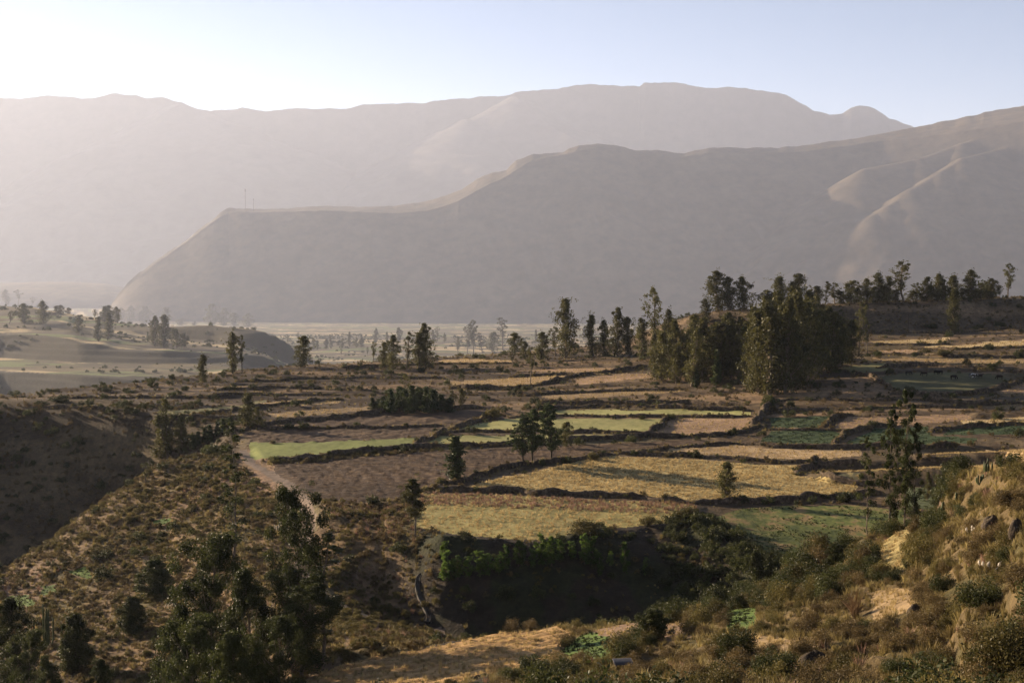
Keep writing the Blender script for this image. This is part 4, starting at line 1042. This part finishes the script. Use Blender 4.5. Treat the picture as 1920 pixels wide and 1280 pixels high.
# ------------------------------------------------------------------ field walls: banks of earth and stone, each its own thing
WALLS = [
 ([(812,924),(830,912),(880,900),(930,885),(975,873),(1010,871),(1060,864),(1110,857),(1152,851)],1.2,'dark wall running up along the left end of the straw field'),
 ([(1152,851),(1200,850),(1260,854),(1400,863),(1500,868),(1620,866)],1.0,'long wall along the far side of the straw field'),
 ([(790,917),(900,921),(1050,927),(1200,936),(1292,943)],1.2,'straight wall between the straw field and the mown field below it'),
 ([(1292,943),(1400,942),(1480,940),(1590,930),(1650,926)],1.3,'overgrown wall between the straw field and the shaded meadow'),
 ([(500,868),(560,863),(640,853),(773,842),(900,837)],1.3,'wall between the green field and the brown ploughed field'),
 ([(900,837),(1040,829),(1207,820),(1285,818)],1.3,'wall below the lower pale green field'),
 ([(773,835),(820,815),(847,804),(907,784),(930,777)],1.4,'wall climbing between the left green field and the pale green fields'),
 ([(822,813),(900,810),(967,809),(1107,811),(1215,813)],.9,'wall between the two larger pale green fields'),
 ([(950,783),(1057,781),(1140,782),(1263,783),(1407,781)],.9,'wall above the large pale green field'),
 ([(1000,768),(1140,764),(1280,766),(1400,768)],1.3,'dark bank above the narrow green strip'),
 ([(1220,814),(1235,802),(1250,790),(1262,784)],1.4,'short thick wall at the right end of the large pale green field'),
 ([(1285,819),(1347,819),(1407,806),(1438,800)],1.2,'wall under the tan stubble field'),
 ([(1412,800),(1425,780),(1440,762),(1446,745)],1.8,'broad bushy bank left of the dark green crops'),
 ([(1440,806),(1530,806),(1575,808)],.8,'low wall between the two dark green crop fields'),
 ([(1530,803),(1550,793),(1570,783),(1592,777)],1.3,'wall slanting up at the right of the upper crop field'),
 ([(1387,833),(1447,838),(1547,840),(1613,840),(1727,838),(1800,836)],1.3,'long wall below the dark green crop fields'),
 ([(1553,836),(1570,825),(1588,814),(1612,805),(1655,800),(1680,797)],1.3,'curving wall at the right of the lower crop field'),
 ([(1447,771),(1547,769),(1613,768),(1713,764),(1800,765)],1.0,'long low wall above the dark green crops'),
 ([(1740,812),(1763,803),(1840,798),(1920,795),(1990,792)],1.0,'wall below the pale strip at the right'),
 ([(1727,862),(1800,862),(1895,861)],.9,'wall above the ridged dry field at the right'),
 ([(1490,890),(1505,878),(1520,868),(1535,864)],1.7,'grassy mound at the right end of the straw field'),
 ([(1520,888),(1560,902),(1620,907),(1660,908)],.9,'low wall at the near side of the ridged dry field'),
 ([(480,805),(640,802),(740,801),(827,798)],.8,'low wall across the dark ploughed land'),
 ([(455,806),(500,795),(570,790),(640,783),(773,770),(907,764)],1.2,'wall along the top of the dark ploughed land'),
 ([(367,776),(433,770),(500,762),(570,755),(640,749)],1.1,'wall above the narrow strips at the left'),
 ([(127,748),(280,746),(400,745),(530,742),(640,740)],.9,'long thin wall along the strips near the left plateau edge'),
 ([(80,764),(150,766),(200,767),(245,771)],1.0,'wall on the lip of the dark ravine slope'),
 ([(300,780),(400,786),(470,782)],1.0,'low wall at the ravine head'),
 ([(640,711),(740,710),(840,711)],1.0,'wall on the brown terraces left of the brown strips'),
 ([(840,728),(973,728),(1023,719),(1073,708),(1140,698),(1213,688)],1.3,'curving bank through the brown terraces in the middle'),
 ([(973,744),(1040,738),(1140,734),(1280,731)],1.0,'bank below the curving one in the middle terraces'),
 ([(1003,758),(1140,757),(1290,757),(1400,760)],1.2,'dark bank under the middle terraces'),
 ([(640,690),(740,686),(840,684),(960,682)],1.0,'wall below the farthest brown strip'),
 ([(960,706),(1060,700),(1150,703)],.8,'short wall below a tan strip in the middle terraces'),
 ([(700,733),(600,730),(500,728),(400,732)],.9,'long wall on the dark land behind the left strips'),
 ([(440,716),(540,712),(660,706)],.9,'thin wall nearest the left plateau skyline'),
 ([(1627,648),(1713,648),(1780,646)],1.0,'wall below the first pale strip at the right'),
 ([(1713,655),(1800,656),(1913,652),(1990,646)],1.0,'wall below the second pale strip at the right'),
 ([(1643,666),(1727,666),(1780,670),(1913,669)],1.1,'dark bank between the right hand strips'),
 ([(1647,690),(1720,686),(1780,688),(1867,694),(1930,702)],1.5,'dark bushy bank above the pasture'),
 ([(1600,700),(1640,712),(1663,726),(1680,738)],1.2,'bank along the left side of the pasture'),
 ([(1663,739),(1730,740),(1813,740),(1873,729),(1920,714)],1.2,'bank below the pasture'),
 ([(1730,749),(1790,756),(1847,759),(1930,757)],1.4,'dark bank between the pasture and the pale strip'),
 ([(1460,752),(1560,750),(1660,752),(1730,750)],.9,'low wall in front of the grove'),
 ([(1627,625),(1700,624),(1780,625),(1920,615)],1.0,'thin wall at the foot of the right ridge'),
 ([(1250,856),(1190,846),(1290,838),(1400,832)],.7,'short curved wall in the tan ground beside the straw field'),
]
def resample(P, st):
    P = np.asarray(P, float); d = np.r_[0, np.cumsum(np.hypot(*np.diff(P[:, :2], axis=0).T))]
    n = max(3, int(d[-1] / st)); t = np.linspace(0, d[-1], n)
    return np.c_[np.interp(t, d, P[:, 0]), np.interp(t, d, P[:, 1])]
wall_scrub = []; wall_grass = []
M_wall_mesh = []
for wi, (pts, hgt, lb) in enumerate(WALLS):
    w = on([p[0] for p in pts], [p[1] for p in pts], d0=140.0)
    if w[:, 1].max() > 540: w = w[w[:, 1] < 540]
    Q = resample(w[:, :2], .7); n = len(Q)
    Q += np.c_[fbm(Q[:, 0] / 5, Q[:, 1] / 5, 301, 2), fbm(Q[:, 0] / 5, Q[:, 1] / 5, 302, 2)] * 1.0
    t = np.gradient(Q, axis=0); t /= np.linalg.norm(t, axis=1)[:, None] + 1e-9; nn = np.c_[-t[:, 1], t[:, 0]]
    hh = .64 * hgt * (1.0 + .7 * fbm(Q[:, 0] / 3, Q[:, 1] / 3, 303, 3)) * np.minimum(1, np.minimum(np.arange(n), np.arange(n)[::-1]) / 4 + .25)
    ww = .34 * hgt + .18
    prof = [(-1.0, -.3), (-.85, .25), (-.6, .72), (-.25, .98), (.2, 1.0), (.55, .75), (.85, .3), (1.0, -.3)]
    Vw = []
    for a, b in prof:
        q = Q + nn * (a * ww * (1 + .35 * fbm(Q[:, 0] / 1.1 + a * 5, Q[:, 1] / 1.1, 305, 2)))[:, None]
        zz = H(q[:, 0], q[:, 1]); zz = np.where(b > 0, H(Q[:, 0], Q[:, 1]) + b * hh * (1 + .25 * fbm(q[:, 0] / .9, q[:, 1] / .9, 307, 2)), zz - .3)
        Vw.append(np.c_[q, zz])
    Vw = np.stack(Vw, 1); m_ = len(prof); Vw = Vw.reshape(-1, 3)
    j, i = np.meshgrid(np.arange(n - 1), np.arange(m_ - 1), indexing='ij'); a = (j * m_ + i).ravel()
    Fw = np.stack([a, a + 1, a + 1 + m_, a + m_], -1)
    o = ob('field_wall', mesh_np('field_wall', Vw, Fw, M_wall, smooth=True)); o['label'] = lb; o['category'] = 'wall'; o['kind'] = 'thing'; o['group'] = 'walls between the fields'
    k = int(n * .9 * hgt)
    ii_ = rng.integers(0, n, k); off = rng.normal(size=k) * ww * .5
    p = Q[ii_] + nn[ii_] * off[:, None]
    wall_scrub.append(np.c_[p, H(p[:, 0], p[:, 1]) + hh[ii_] * np.clip(1 - np.abs(off) / ww, 0, 1) * .6])
    k = int(n * 2.2); ii_ = rng.integers(0, n, k); off = rng.normal(size=k) * ww * .9; p = Q[ii_] + nn[ii_] * off[:, None]
    wall_grass.append(np.c_[p, H(p[:, 0], p[:, 1]) + hh[ii_] * np.clip(1 - np.abs(off) / ww, 0, 1) * .8])
ws = np.concatenate(wall_scrub); rng.shuffle(ws); h2 = len(ws) // 2
scatter_obj('wall_scrub', ws[:h2], sc_(h2, .3, 1.3, 2), C_brown, 'brown scrub growing on the field walls')
scatter_obj('wall_bushes', ws[h2:], sc_(len(ws) - h2, .3, 1.3, 2.5), C_bush, 'dark green scrub growing on the field walls')
wg = np.concatenate(wall_grass); scatter_obj('wall_grass', wg, sc_(len(wg), .5, 1.1), C_dry, 'dry grass fringing the field walls')

# ------------------------------------------------------------------ single bushes one can point to
BP = [('bush', mk('bush_leaves', make_bush(400 + s, 2.0, 1.6, 22, 90, .16)[1], ML_bush), mk('bush_stems', make_bush(400 + s, 2.0, 1.6, 22, 4, .16)[0], MB_dark)) for s in range(3)]
BN = [('bush', mk('bush_leaves', make_bush(420 + s, 2.0, 1.6, 34, 170, .085)[1], (ML_bush, ML_olive, ML_brown)[s]), mk('bush_stems', make_bush(420 + s, 2.0, 1.6, 34, 4, .16)[0], MB_dark)) for s in range(3)]
BO = [('bush', mk('bush_leaves', make_bush(410 + s, 2.0, 1.6, 22, 90, .14)[1], ML_olive), mk('bush_stems', make_bush(410 + s, 2.0, 1.6, 22, 4, .16)[0], MB_dark)) for s in range(2)]
def bush(px, py, w, h, lb, D=None, lib=None, group='single bushes', cat='bush'):
    p = ground_at(px, py, D); lib = lib or BP; q = random.choice(lib)
    W = w / FPX * p[1]; Hh = h / FPX * p[1]
    e = thing('bush', lb, cat, (p[0], p[1], p[2] - .05), random.uniform(0, 6.28), (W / 2.0, W / 2.0, Hh / 1.6), group)
    ob('foliage', q[1], e); ob('stems', q[2], e)
for a in [
 (1307,858,24,18,'round dark bush on the wall at the far side of the straw field'),
 (1394,940,28,16,'low bush right of the lone small eucalyptus by the straw field'),
 (1585,940,34,24,'dark rounded bush at the right corner of the straw field'),
 (1523,872,26,18,'dark bush on top of the grassy mound'),
 (1375,815,22,18,'dark bush at the near corner of the tan stubble field'),
 (1112,862,24,20,'yellow green bush on the wall above the straw field'),
 (1018,872,18,14,'dark low bush at the foot of the tallest pine'),
 (826,908,24,18,'rounded brown bush at the wall corner left of the straw field'),
 (520,866,22,14,'dark bush at the left end of the green field edge'),
 (578,858,14,12,'small dark bush on the green field edge'),
 (550,862,12,9,'tiny bush between the two dark ones on the green field edge'),
 (626,851,12,11,'small round bush on the wall of the green field'),
 (924,782,36,22,'dark bush at the upper left corner of the pale green fields'),
 (1301,782,14,8,'small bush on the narrow green strip'),
 (1444,762,34,26,'rounded green bush on the bank below the grove'),
 (1770,668,34,16,'dark rounded bush between the pale strips at the right'),
 (1735,664,26,12,'low dark bush left of the rounded one between the pale strips'),
 (1855,656,24,12,'bush on the strip bank under the right ridge'),
 (1862,694,26,16,'bush at the upper right corner of the pasture'),
 (1912,672,22,24,'bush at the right frame edge among the strips'),
 (1880,612,14,9,'small bush at the foot of the right ridge'),
 (1745,615,26,10,'low bush left of the lone slope tree'),
 (1806,860,14,10,'small shrub on the wall above the ridged field'),
 (1100,1000,70,30,'broad brown shrub on the rim of the hollow'),
 (1215,985,34,24,'dark shrub on the rim right of the broad brown one'),
 (1285,978,56,34,'brown shrub at the right end of the mown field rim'),
 (240,772,18,14,'bush on the lip of the dark ravine slope'),
 (110,754,40,16,'dark bush mound on the left plateau edge'),
 (580,722,8,14,'small pale green shrub on the dark land near the left skyline'),
 (276,760,10,9,'small bright yellow green shrub on the left strips'),
 (322,712,14,14,'bush on the knoll where the left skyline steps down'),
 (790,696,20,10,'bush at the foot of the plateau edge cluster'),
 (200,734,22,10,'low bush on the left plateau skyline'),
 (235,734,16,9,'small bush on the left plateau skyline right of a larger one'),
]: bush(*a, lib=BO if ('yellow' in a[4] or 'brown' in a[4] or 'pale' in a[4]) else BP)
for a in [
 (1540,1065,70,46,118,'reddish brown round shrub beside the low dark tree'),
 (1620,1062,50,44,112,'brown shrub between the low dark tree and the small hill plot'),
 (1380,1228,80,66,86,'dark tall bush at the bottom right centre'),
 (1450,1268,96,64,80,'wide dark bush right of the tall one at the bottom'),
 (1315,1165,36,30,112,'dark green bush beside the golden mound by the hollow'),
 (1520,1180,44,44,100,'green bush on the slope above the brown terrace'),
 (1560,1188,44,40,96,'bright green bush next to the dark overhang'),
 (1760,1075,46,34,92,'olive bush on the right hill beside the pampas plumes'),
 (1895,1050,60,34,74,'dark green bush high on the right hill at the frame edge'),
 (1840,1140,110,70,74,'large dark bush in the middle of the right hill'),
 (1770,1110,60,46,84,'dark bush left of the large dark one on the right hill'),
 (1740,1250,70,40,68,'dark green bush at the bottom edge right of the dead stump'),
 (1680,1262,60,40,70,'bushy green shrub at the bottom edge in the middle of the right hill'),
 (1890,1270,150,130,58,'large bright green bush in the bottom right corner'),
 (1000,1262,60,44,95,'dark bush in the bottom centre beside the hay field'),
 (1060,1275,70,40,92,'dark bush below the lush grass plot'),
 (960,1278,50,34,94,'grey green bush at the bottom centre'),
 (1310,1272,60,36,84,'brown shrub at the bottom left of the tall dark bush'),
 (1620,1180,30,26,96,'small bush above the dark overhang'),
 (1730,1000,60,40,112,'grey brown bush beside the small hill plot'),
 (1900,950,80,40,84,'brown bush on the crest of the right hill'),
]: bush(a[0], a[1], a[2], a[3], a[5], D=None, lib=[BN[2]] if 'brown' in a[5] else ([BN[1]] if any(k in a[5] for k in ('olive', 'bright')) else [BN[0]]), group='bushes on the right hill')

# ------------------------------------------------------------------ cattle on the pasture
def body_mesh(s, up):
    """one skin: cow standing, head down or up"""
    pts = [(-1.0, 0, 1.15), (-.55, 0, 1.18), (0, 0, 1.12), (.5, 0, 1.16), (.85, 0, 1.2)]
    hd = [(1.15, 0, 1.35), (1.4, 0, 1.42), (1.65, 0, 1.3)] if up else [(1.15, 0, .95), (1.35, 0, .5), (1.5, 0, .15)]
    rr_ = [.26, .38, .44, .40, .34] + [.2, .17, .09]
    V_, F_ = tube(pts + hd, rr_, 10); P_ = [(V_, F_)]
    for x in (-.8, .62):
        for y in (-.22, .22):
            kx = -.08 if x < 0 else .04
            P_.append(tube([(x, y, 1.0), (x + kx, y, .55), (x - kx * .3, y, .05), (x + .05, y, 0)], [.17, .085, .055, .07], 6))
    P_.append(tube([(-1.05, 0, 1.3), (-1.2, 0, 1.1), (-1.22, 0, .6)], [.05, .03, .05], 5))
    h0 = np.array(hd[1]); P_.append(tube([h0 + (0, .1, .1), h0 + (-.05, .28, .14)], [.05, .03], 4)); P_.append(tube([h0 + (0, -.1, .1), h0 + (-.05, -.28, .14)], [.05, .03], 4))
    return join(P_)
m1, nt1, b1 = newmat('dark_hide'); b1.inputs['Base Color'].default_value = (.018, .013, .01, 1)
m2, nt2, b2 = newmat('patched_hide')
g2 = N(nt2, 'ShaderNodeTexCoord'); n2 = noise_node(nt2, 1.6, 1, .5, g2.outputs['Object']); r2 = ramp(nt2, n2.outputs[0], [(.49, (.02, .015, .012)), (.52, (.6, .56, .5))]); nt2.links.new(r2.outputs[0], b2.inputs['Base Color'])
cw = [mesh_np('cow', *body_mesh(0, u), m) for u, m in ((False, m1), (True, m1), (False, m2))]
for me in cw:
    pass
for px, py, k, rz, lb in [(1703,703,0,.2,'dark cow grazing alone at the left of the pasture'),(1733,705,0,3.0,'small dark cow second from the left on the pasture'),(1756,702,0,.4,'dark cow grazing at the left of the upper pair'),
  (1762,702,1,3.3,'dark cow with raised head at the right of the upper pair'),(1788,711,0,.1,'dark cow grazing in the middle of the pasture'),(1822,708,2,.2,'black and white cow left of the close group at the right of the pasture'),
  (1831,709,2,2.9,'black and white cow at the middle of the close group'),(1838,709,1,.5,'dark cow at the right of the close group'),(1874,711,0,3.1,'dark cow farthest right on the pasture')]:
    p = ground_at(px, py); o = ob('cow', cw[k]); o.location = p; o.scale = (.68, .68, .68); o.rotation_euler = (0, 0, rz); o['label'] = lb; o['category'] = 'cow'; o['group'] = 'cattle on the pasture'

# ------------------------------------------------------------------ poles, posts, channel, trough, stump, cactus, plumes
m_wood, _, bw = newmat('weathered_wood'); bw.inputs['Base Color'].default_value = (.10, .075, .055, 1)
m_conc = ground_mat('weathered_concrete', [(0.3, (.04, .037, .033)), (0.7, (.09, .083, .072))], 3, (1, 1, 1), .03)
p = ground_at(1703, 617)
e = thing('utility_pole', 'thin utility pole on the dark slope below the right ridge', 'pole', tuple(p))
hp = 30 / FPX * p[1]
ob('pole', mk('pole', tube([(0, 0, -.3), (0, 0, hp)], [.14, .10], 8), m_wood), e)
ob('crossarm', mk('crossarm', tube([(-.9, 0, hp - .5), (.9, 0, hp - .5)], [.06, .06], 6), m_wood), e)
e = None
for px, pyb, pyt, lb in [(661,1158,1143,'leftmost fence post beside the track under the shaded bank'),(713,1167,1153,'second fence post beside the track under the shaded bank'),(757,1174,1160,'third fence post beside the track under the shaded bank'),(798,1184,1168,'fence post at the right end beside the foot of the channel')]:
    p = ground_at(px, pyb); h = max((pyb - pyt) / FPX * p[1], 1.0)
    o = ob('fence_post', mk('fence_post', tube([(0, 0, -.2), (.02, 0, h * .5), (0, .03, h)], [.06, .055, .05], 6), m_wood)); o.location = p
    o['label'] = lb; o['category'] = 'fence post'; o['group'] = 'fence posts along the track'
# concrete water channel down the bank
cp = on([792, 784, 782, 786, 795, 803, 804, 802], [1070, 1084, 1100, 1118, 1136, 1150, 1160, 1172], d0=135.0)
Q = resample(cp[:, :2], .5); nQ = len(Q); t = np.gradient(Q, axis=0); t /= np.linalg.norm(t, axis=1)[:, None]; nn = np.c_[-t[:, 1], t[:, 0]]
zc = np.convolve(np.pad(H(Q[:, 0], Q[:, 1]), 3, mode='edge'), np.ones(7) / 7, mode='valid') + .1
e = thing('water_channel', 'grey concrete water channel curving down the shaded bank', 'channel', (Q[0, 0], Q[0, 1], zc[0]))
def strip_mesh(prof):
    Vs = np.stack([np.c_[Q + nn * a, zc + b] for a, b in prof], 1); k = len(prof); Vs = Vs.reshape(-1, 3) - np.array([Q[0, 0], Q[0, 1], zc[0]])
    j, i = np.meshgrid(np.arange(nQ - 1), np.arange(k), indexing='ij'); a = (j * k + i).ravel(); b = (j * k + (i + 1) % k).ravel()
    return mesh_np('channel', Vs, np.stack([a, b, b + k, a + k], -1), m_conc, smooth=False)
ob('channel_wall', strip_mesh([(-.28, -.4), (-.19, -.4), (-.19, .14), (-.28, .14)]), e)
ob('channel_wall', strip_mesh([(.19, -.4), (.28, -.4), (.28, .14), (.19, .14)]), e)
ob('channel_bed', strip_mesh([(-.19, -.3), (.19, -.3), (.19, .0), (-.19, .0)]), e)
# grey sheet roof of a low shed / trough at the bottom
p = ground_at(1168, 1256)
mm, _, bm_ = newmat('grey_sheet_metal'); bm_.inputs['Base Color'].default_value = (.07, .07, .078, 1); bm_.inputs['Metallic'].default_value = .3; bm_.inputs['Roughness'].default_value = .5
e = thing('lean_to_shelter', 'low shelter with a flat grey sheet roof among bushes at the bottom centre', 'shelter', tuple(p), .15)
w = 36 / FPX * p[1]; nC = 24; xs = np.linspace(-w / 2, w / 2, nC * 2); V_ = []
for x_, q in zip(xs, range(len(xs))):
    zz = .03 * (q % 2)
    V_ += [(x_, -.45, .52 + zz), (x_, .45, .70 + zz), (x_, -.45, .49 + zz), (x_, .45, .67 + zz)]
F_ = []
for q in range(len(xs) - 1):
    a = q * 4; F_ += [(a, a + 4, a + 5, a + 1), (a + 2, a + 3, a + 7, a + 6), (a, a + 2, a + 6, a + 4), (a + 1, a + 5, a + 7, a + 3)]
ob('roof_sheet', mesh_np('roof_sheet', V_, F_, mm, smooth=False), e)
for x_ in (-w / 2 + .1, w / 2 - .1):
    for y_, z_ in ((-.4, .5), (.4, .66)): ob('post', mk('post', tube([(x_, y_, -.3), (x_, y_, z_)], [.05, .045], 6), m_wood), e)
# dead stump and branches
def snag(px, py, hpx, label, D=None, seed=0, arms=3, name='dead_tree'):
    p = ground_at(px, py, D); h = hpx / FPX * p[1]; r = np.random.default_rng(seed); P_ = [tube([(0, 0, -.1), (.03 * h, 0, h * .4), (-.02 * h, .02, h * .75), (0.02 * h, 0, h)], [h * .09, h * .06, h * .04, h * .012], 7)]
    for k in range(arms):
        z0 = h * r.uniform(.15, .6); a = r.uniform(0, 6.28); L_ = h * r.uniform(.25, .6)
        b0 = np.array([0, 0, z0]); b1 = b0 + np.array([math.cos(a) * L_ * .4, math.sin(a) * L_ * .4, L_ * .3]); b2 = b1 + np.array([math.cos(a) * L_ * .15, math.sin(a) * L_ * .15, L_ * .6])
        P_.append(tube([b0, b1, b2], [h * .05, h * .035, h * .008], 6))
    o = ob(name, mk(name, join(P_), MB_dark)); o.location = p; o['label'] = label; o['category'] = 'dead tree'
    return o
snag(1548,1238,44,'dark forked dead stump standing on the rocky slope at the bottom right',seed=3)
snag(1500,1215,26,'small bare dead shrub above the brown terrace at the bottom right',seed=5,arms=5)
snag(1800,1120,20,'short broken dead branch on the right hill',seed=8,arms=4)
# bare twiggy shrub on the mound
def twigs(px, py, w, h, label, seed):
    p = ground_at(px, py); W = w / FPX * p[1]; Hh = h / FPX * p[1]; r = np.random.default_rng(seed); P_ = []
    for k in range(120):
        a = r.uniform(0, 6.28); q = r.random() ** .6 * W * .5; t_ = np.array([math.cos(a) * q, math.sin(a) * q, Hh * r.uniform(.5, 1) * (1 - .4 * (q / (W * .5)) ** 2)])
        P_.append(tube([(0, 0, 0), t_ * np.array([.35, .35, .5]), t_], [.03, .015, .004], 3))
    o = ob('bare_shrub', mk('bare_shrub', join(P_), m_twig)); o.location = p; o['label'] = label; o['category'] = 'shrub'
m_twig, _, bt = newmat('pale_twigs'); bt.inputs['Base Color'].default_value = (.26, .17, .09, 1)
twigs(1603,1160,56,64,'pale leafless shrub with fine twigs in front of the grassy mound',2)
twigs(1440,1120,20,18,'small leafless shrub at the left end of the mound',4)
# rock in the slope
def rock(px, py, w, h, label, seed):
    p = ground_at(px, py); W = w / FPX * p[1]; Hh = h / FPX * p[1]
    u = np.linspace(0, 2 * math.pi, 20, endpoint=False); v = np.linspace(-.4, math.pi / 2, 9); U, Vv = np.meshgrid(u, v)
    q = 1 + .35 * fbm(np.cos(U) * 1.5 + seed, np.sin(U) * 1.5 + Vv * 1.7, seed, 3)
    Vr = np.stack([np.cos(U) * np.cos(Vv) * W * .5 * q, np.sin(U) * np.cos(Vv) * W * .35 * q, np.sin(Vv) * Hh * q], -1).reshape(-1, 3)
    j, i = np.meshgrid(np.arange(8), np.arange(20), indexing='ij'); a = (j * 20 + i).ravel(); b = (j * 20 + (i + 1) % 20).ravel()
    o = ob('rock', mesh_np('rock', Vr, np.stack([a, b, b + 20, a + 20], -1), m_rock, smooth=False)); o.location = p; o['label'] = label; o['category'] = 'rock'
m_rock = ground_mat('slope_rock', [(0.3, (.03, .023, .016)), (0.7, (.13, .10, .07))], 2.5, (1, 1, 1), .12)
rock(1525,1250,60,30,'slanting grey rock outcrop below the dead stump',3)
rock(1860,985,40,18,'dark rock face high on the right hill under the crest',7)
rock(1905,1000,28,26,'brown upright rock at the right frame edge',9)
rock(1420,1258,26,16,'low brown boulder beside the wide dark bush',11)
rock(1715,1155,30,22,'dark rock at the end of the overhang',13)
# columnar cactus
def cactus(px, py, w, h, label, seed, n=8, D=None):
    p = ground_at(px, py, D); W = w / FPX * p[1]; Hh = h / FPX * p[1]; r = np.random.default_rng(seed)
    e = thing('cactus', label, 'cactus', tuple(p), 0, (1, 1, 1), 'column cacti')
    for k in range(n):
        a = r.uniform(0, 6.28); q = r.random() * W * .4; hh_ = Hh * r.uniform(.5, 1) if k else Hh; rr_ = max(W * .07, .07)
        x0, y0 = math.cos(a) * q * .4, math.sin(a) * q * .4; x1, y1 = math.cos(a) * q, math.sin(a) * q
        ob('column', mk('column', tube([(x0, y0, -.1), (x1, y1, hh_ * .25), (x1, y1, hh_ * .7), (x1 * 1.02, y1, hh_ * .97), (x1 * 1.02, y1, hh_)], [rr_ * .8, rr_, rr_, rr_ * .7, .01], 8), ML_cactus), e)
cactus(92,1212,26,84,'tall column cactus cluster at the bottom left before the round dark tree',1,7)
cactus(64,1200,12,44,'smaller column cactus left of the tall cluster at the bottom left',2,3)
cactus(1850,884,26,26,'spiky column cactus on the crest of the right hill',3,8)
cactus(1838,906,24,18,'low column cactus below the crest one on the right hill',4,6)
cactus(1770,962,32,22,'dark cactus clump on the edge of the right hill by the grey green crop',5,9)
cactus(1795,940,22,18,'cactus clump between the crest and the dark clump',6,7)
# pampas plumes
m_pl = leaf_mat('pampas_plume', (.45, .40, .32), (.7, .64, .54), .4)
def pampas(px, py, w, h, label, seed, n=6):
    p = ground_at(px, py); W = w / FPX * p[1]; Hh = h / FPX * p[1]; r = np.random.default_rng(seed)
    e = thing('pampas_grass', label, 'grass clump', tuple(p), 0, (1, 1, 1), 'pampas grass clumps')
    ob('leaf_tuft', mk('leaf_tuft', make_tuft(seed, Hh * .8, W * 1.3, 70, .02), ML_dry), e)
    for k in range(n):
        x1, y1 = r.normal(size=2) * W * .28; hh_ = Hh * r.uniform(.75, 1.1)
        ob('plume', mk('plume', tube([(x1 * .3, y1 * .3, 0), (x1 * .9, y1 * .9, hh_ * .55), (x1, y1, hh_ * .7), (x1 * 1.05, y1, hh_ * .88), (x1 * 1.15, y1, hh_)], [.012, .02, .07, .06, .01], 6), m_pl), e)
pampas(1395,1133,30,18,'row of white pampas plumes on the wall edge beside the lush green plot',1,8)
pampas(1378,1136,8,18,'single white pampas clump at the left of the plume row',2,2)
pampas(1855,1072,22,22,'white pampas plumes high on the right hill',3,5)
pampas(1838,1068,12,18,'pale pampas clump left of the high plumes',4,3)
pampas(1525,1072,8,8,'tiny white plume at the meadow edge',5,2)
pampas(315,1145,20,16,'pale plumes between the trees at the bottom left',6,6)
pampas(522,1002,26,20,'pale plumes left of the track',7,5)
pampas(1820,1000,22,14,'pale plumes under the brown bush on the crest',8,5)
# masts on the far spur
for px, pyt, lb in [(463,352,'thin antenna mast on the flat end of the hill range, left one'),(478,370,'shorter antenna mast on the flat end of the hill range, right one')]:
    D = 4.2 * 2275; x = float(ray(px, 640)[0]) * D; z0 = float(ray(px, 393)[1]) * D; h = (392 - pyt) / FPX * D
    e = thing('antenna_mast', lb, 'antenna', (x, D, z0 - 4), 0, (1, 1, 1), 'masts on the hill')
    ob('mast', mk('mast', tube([(0, 0, -6), (0, 0, h)], [1.3, .9], 5), m_wood), e); ob('antenna_head', mk('antenna_head', tube([(0, 0, h * .86), (0, 0, h * .95)], [2.4, 2.4], 6), m_wood), e)
# long pale building far on the valley floor
m_wh, _, bwh = newmat('pale_wall'); bwh.inputs['Base Color'].default_value = (.7, .66, .6, 1)
# ------------------------------------------------------------------ haze: one closed box of thin air
bx = [(-33500, 33500), (-33500, 33500), (-434, 2500)]
Vh = [(x, y, z) for x in bx[0] for y in bx[1] for z in bx[2]]
Fh = [(0, 1, 3, 2), (4, 6, 7, 5), (0, 4, 5, 1), (2, 3, 7, 6), (0, 2, 6, 4), (1, 5, 7, 3)]
hm = bpy.data.materials.new('haze_air'); hm.use_nodes = True
hn = hm.node_tree; hn.nodes.clear()
ho = hn.nodes.new('ShaderNodeOutputMaterial'); pv = hn.nodes.new('ShaderNodeVolumePrincipled')
pv.inputs['Color'].default_value = (.72, .79, .98, 1); pv.inputs['Density'].default_value = 0.000034
pv.inputs['Anisotropy'].default_value = 0.33; pv.inputs['Density Attribute'].default_value = ''
hn.links.new(pv.outputs[0], ho.inputs['Volume'])
haze = ob('haze', mesh_np('haze', Vh, Fh, hm, smooth=False), kind='stuff')
haze['label'] = 'thin warm evening haze filling the valley'
hm.cycles.homogeneous_volume = True if hasattr(hm.cycles, 'homogeneous_volume') else None
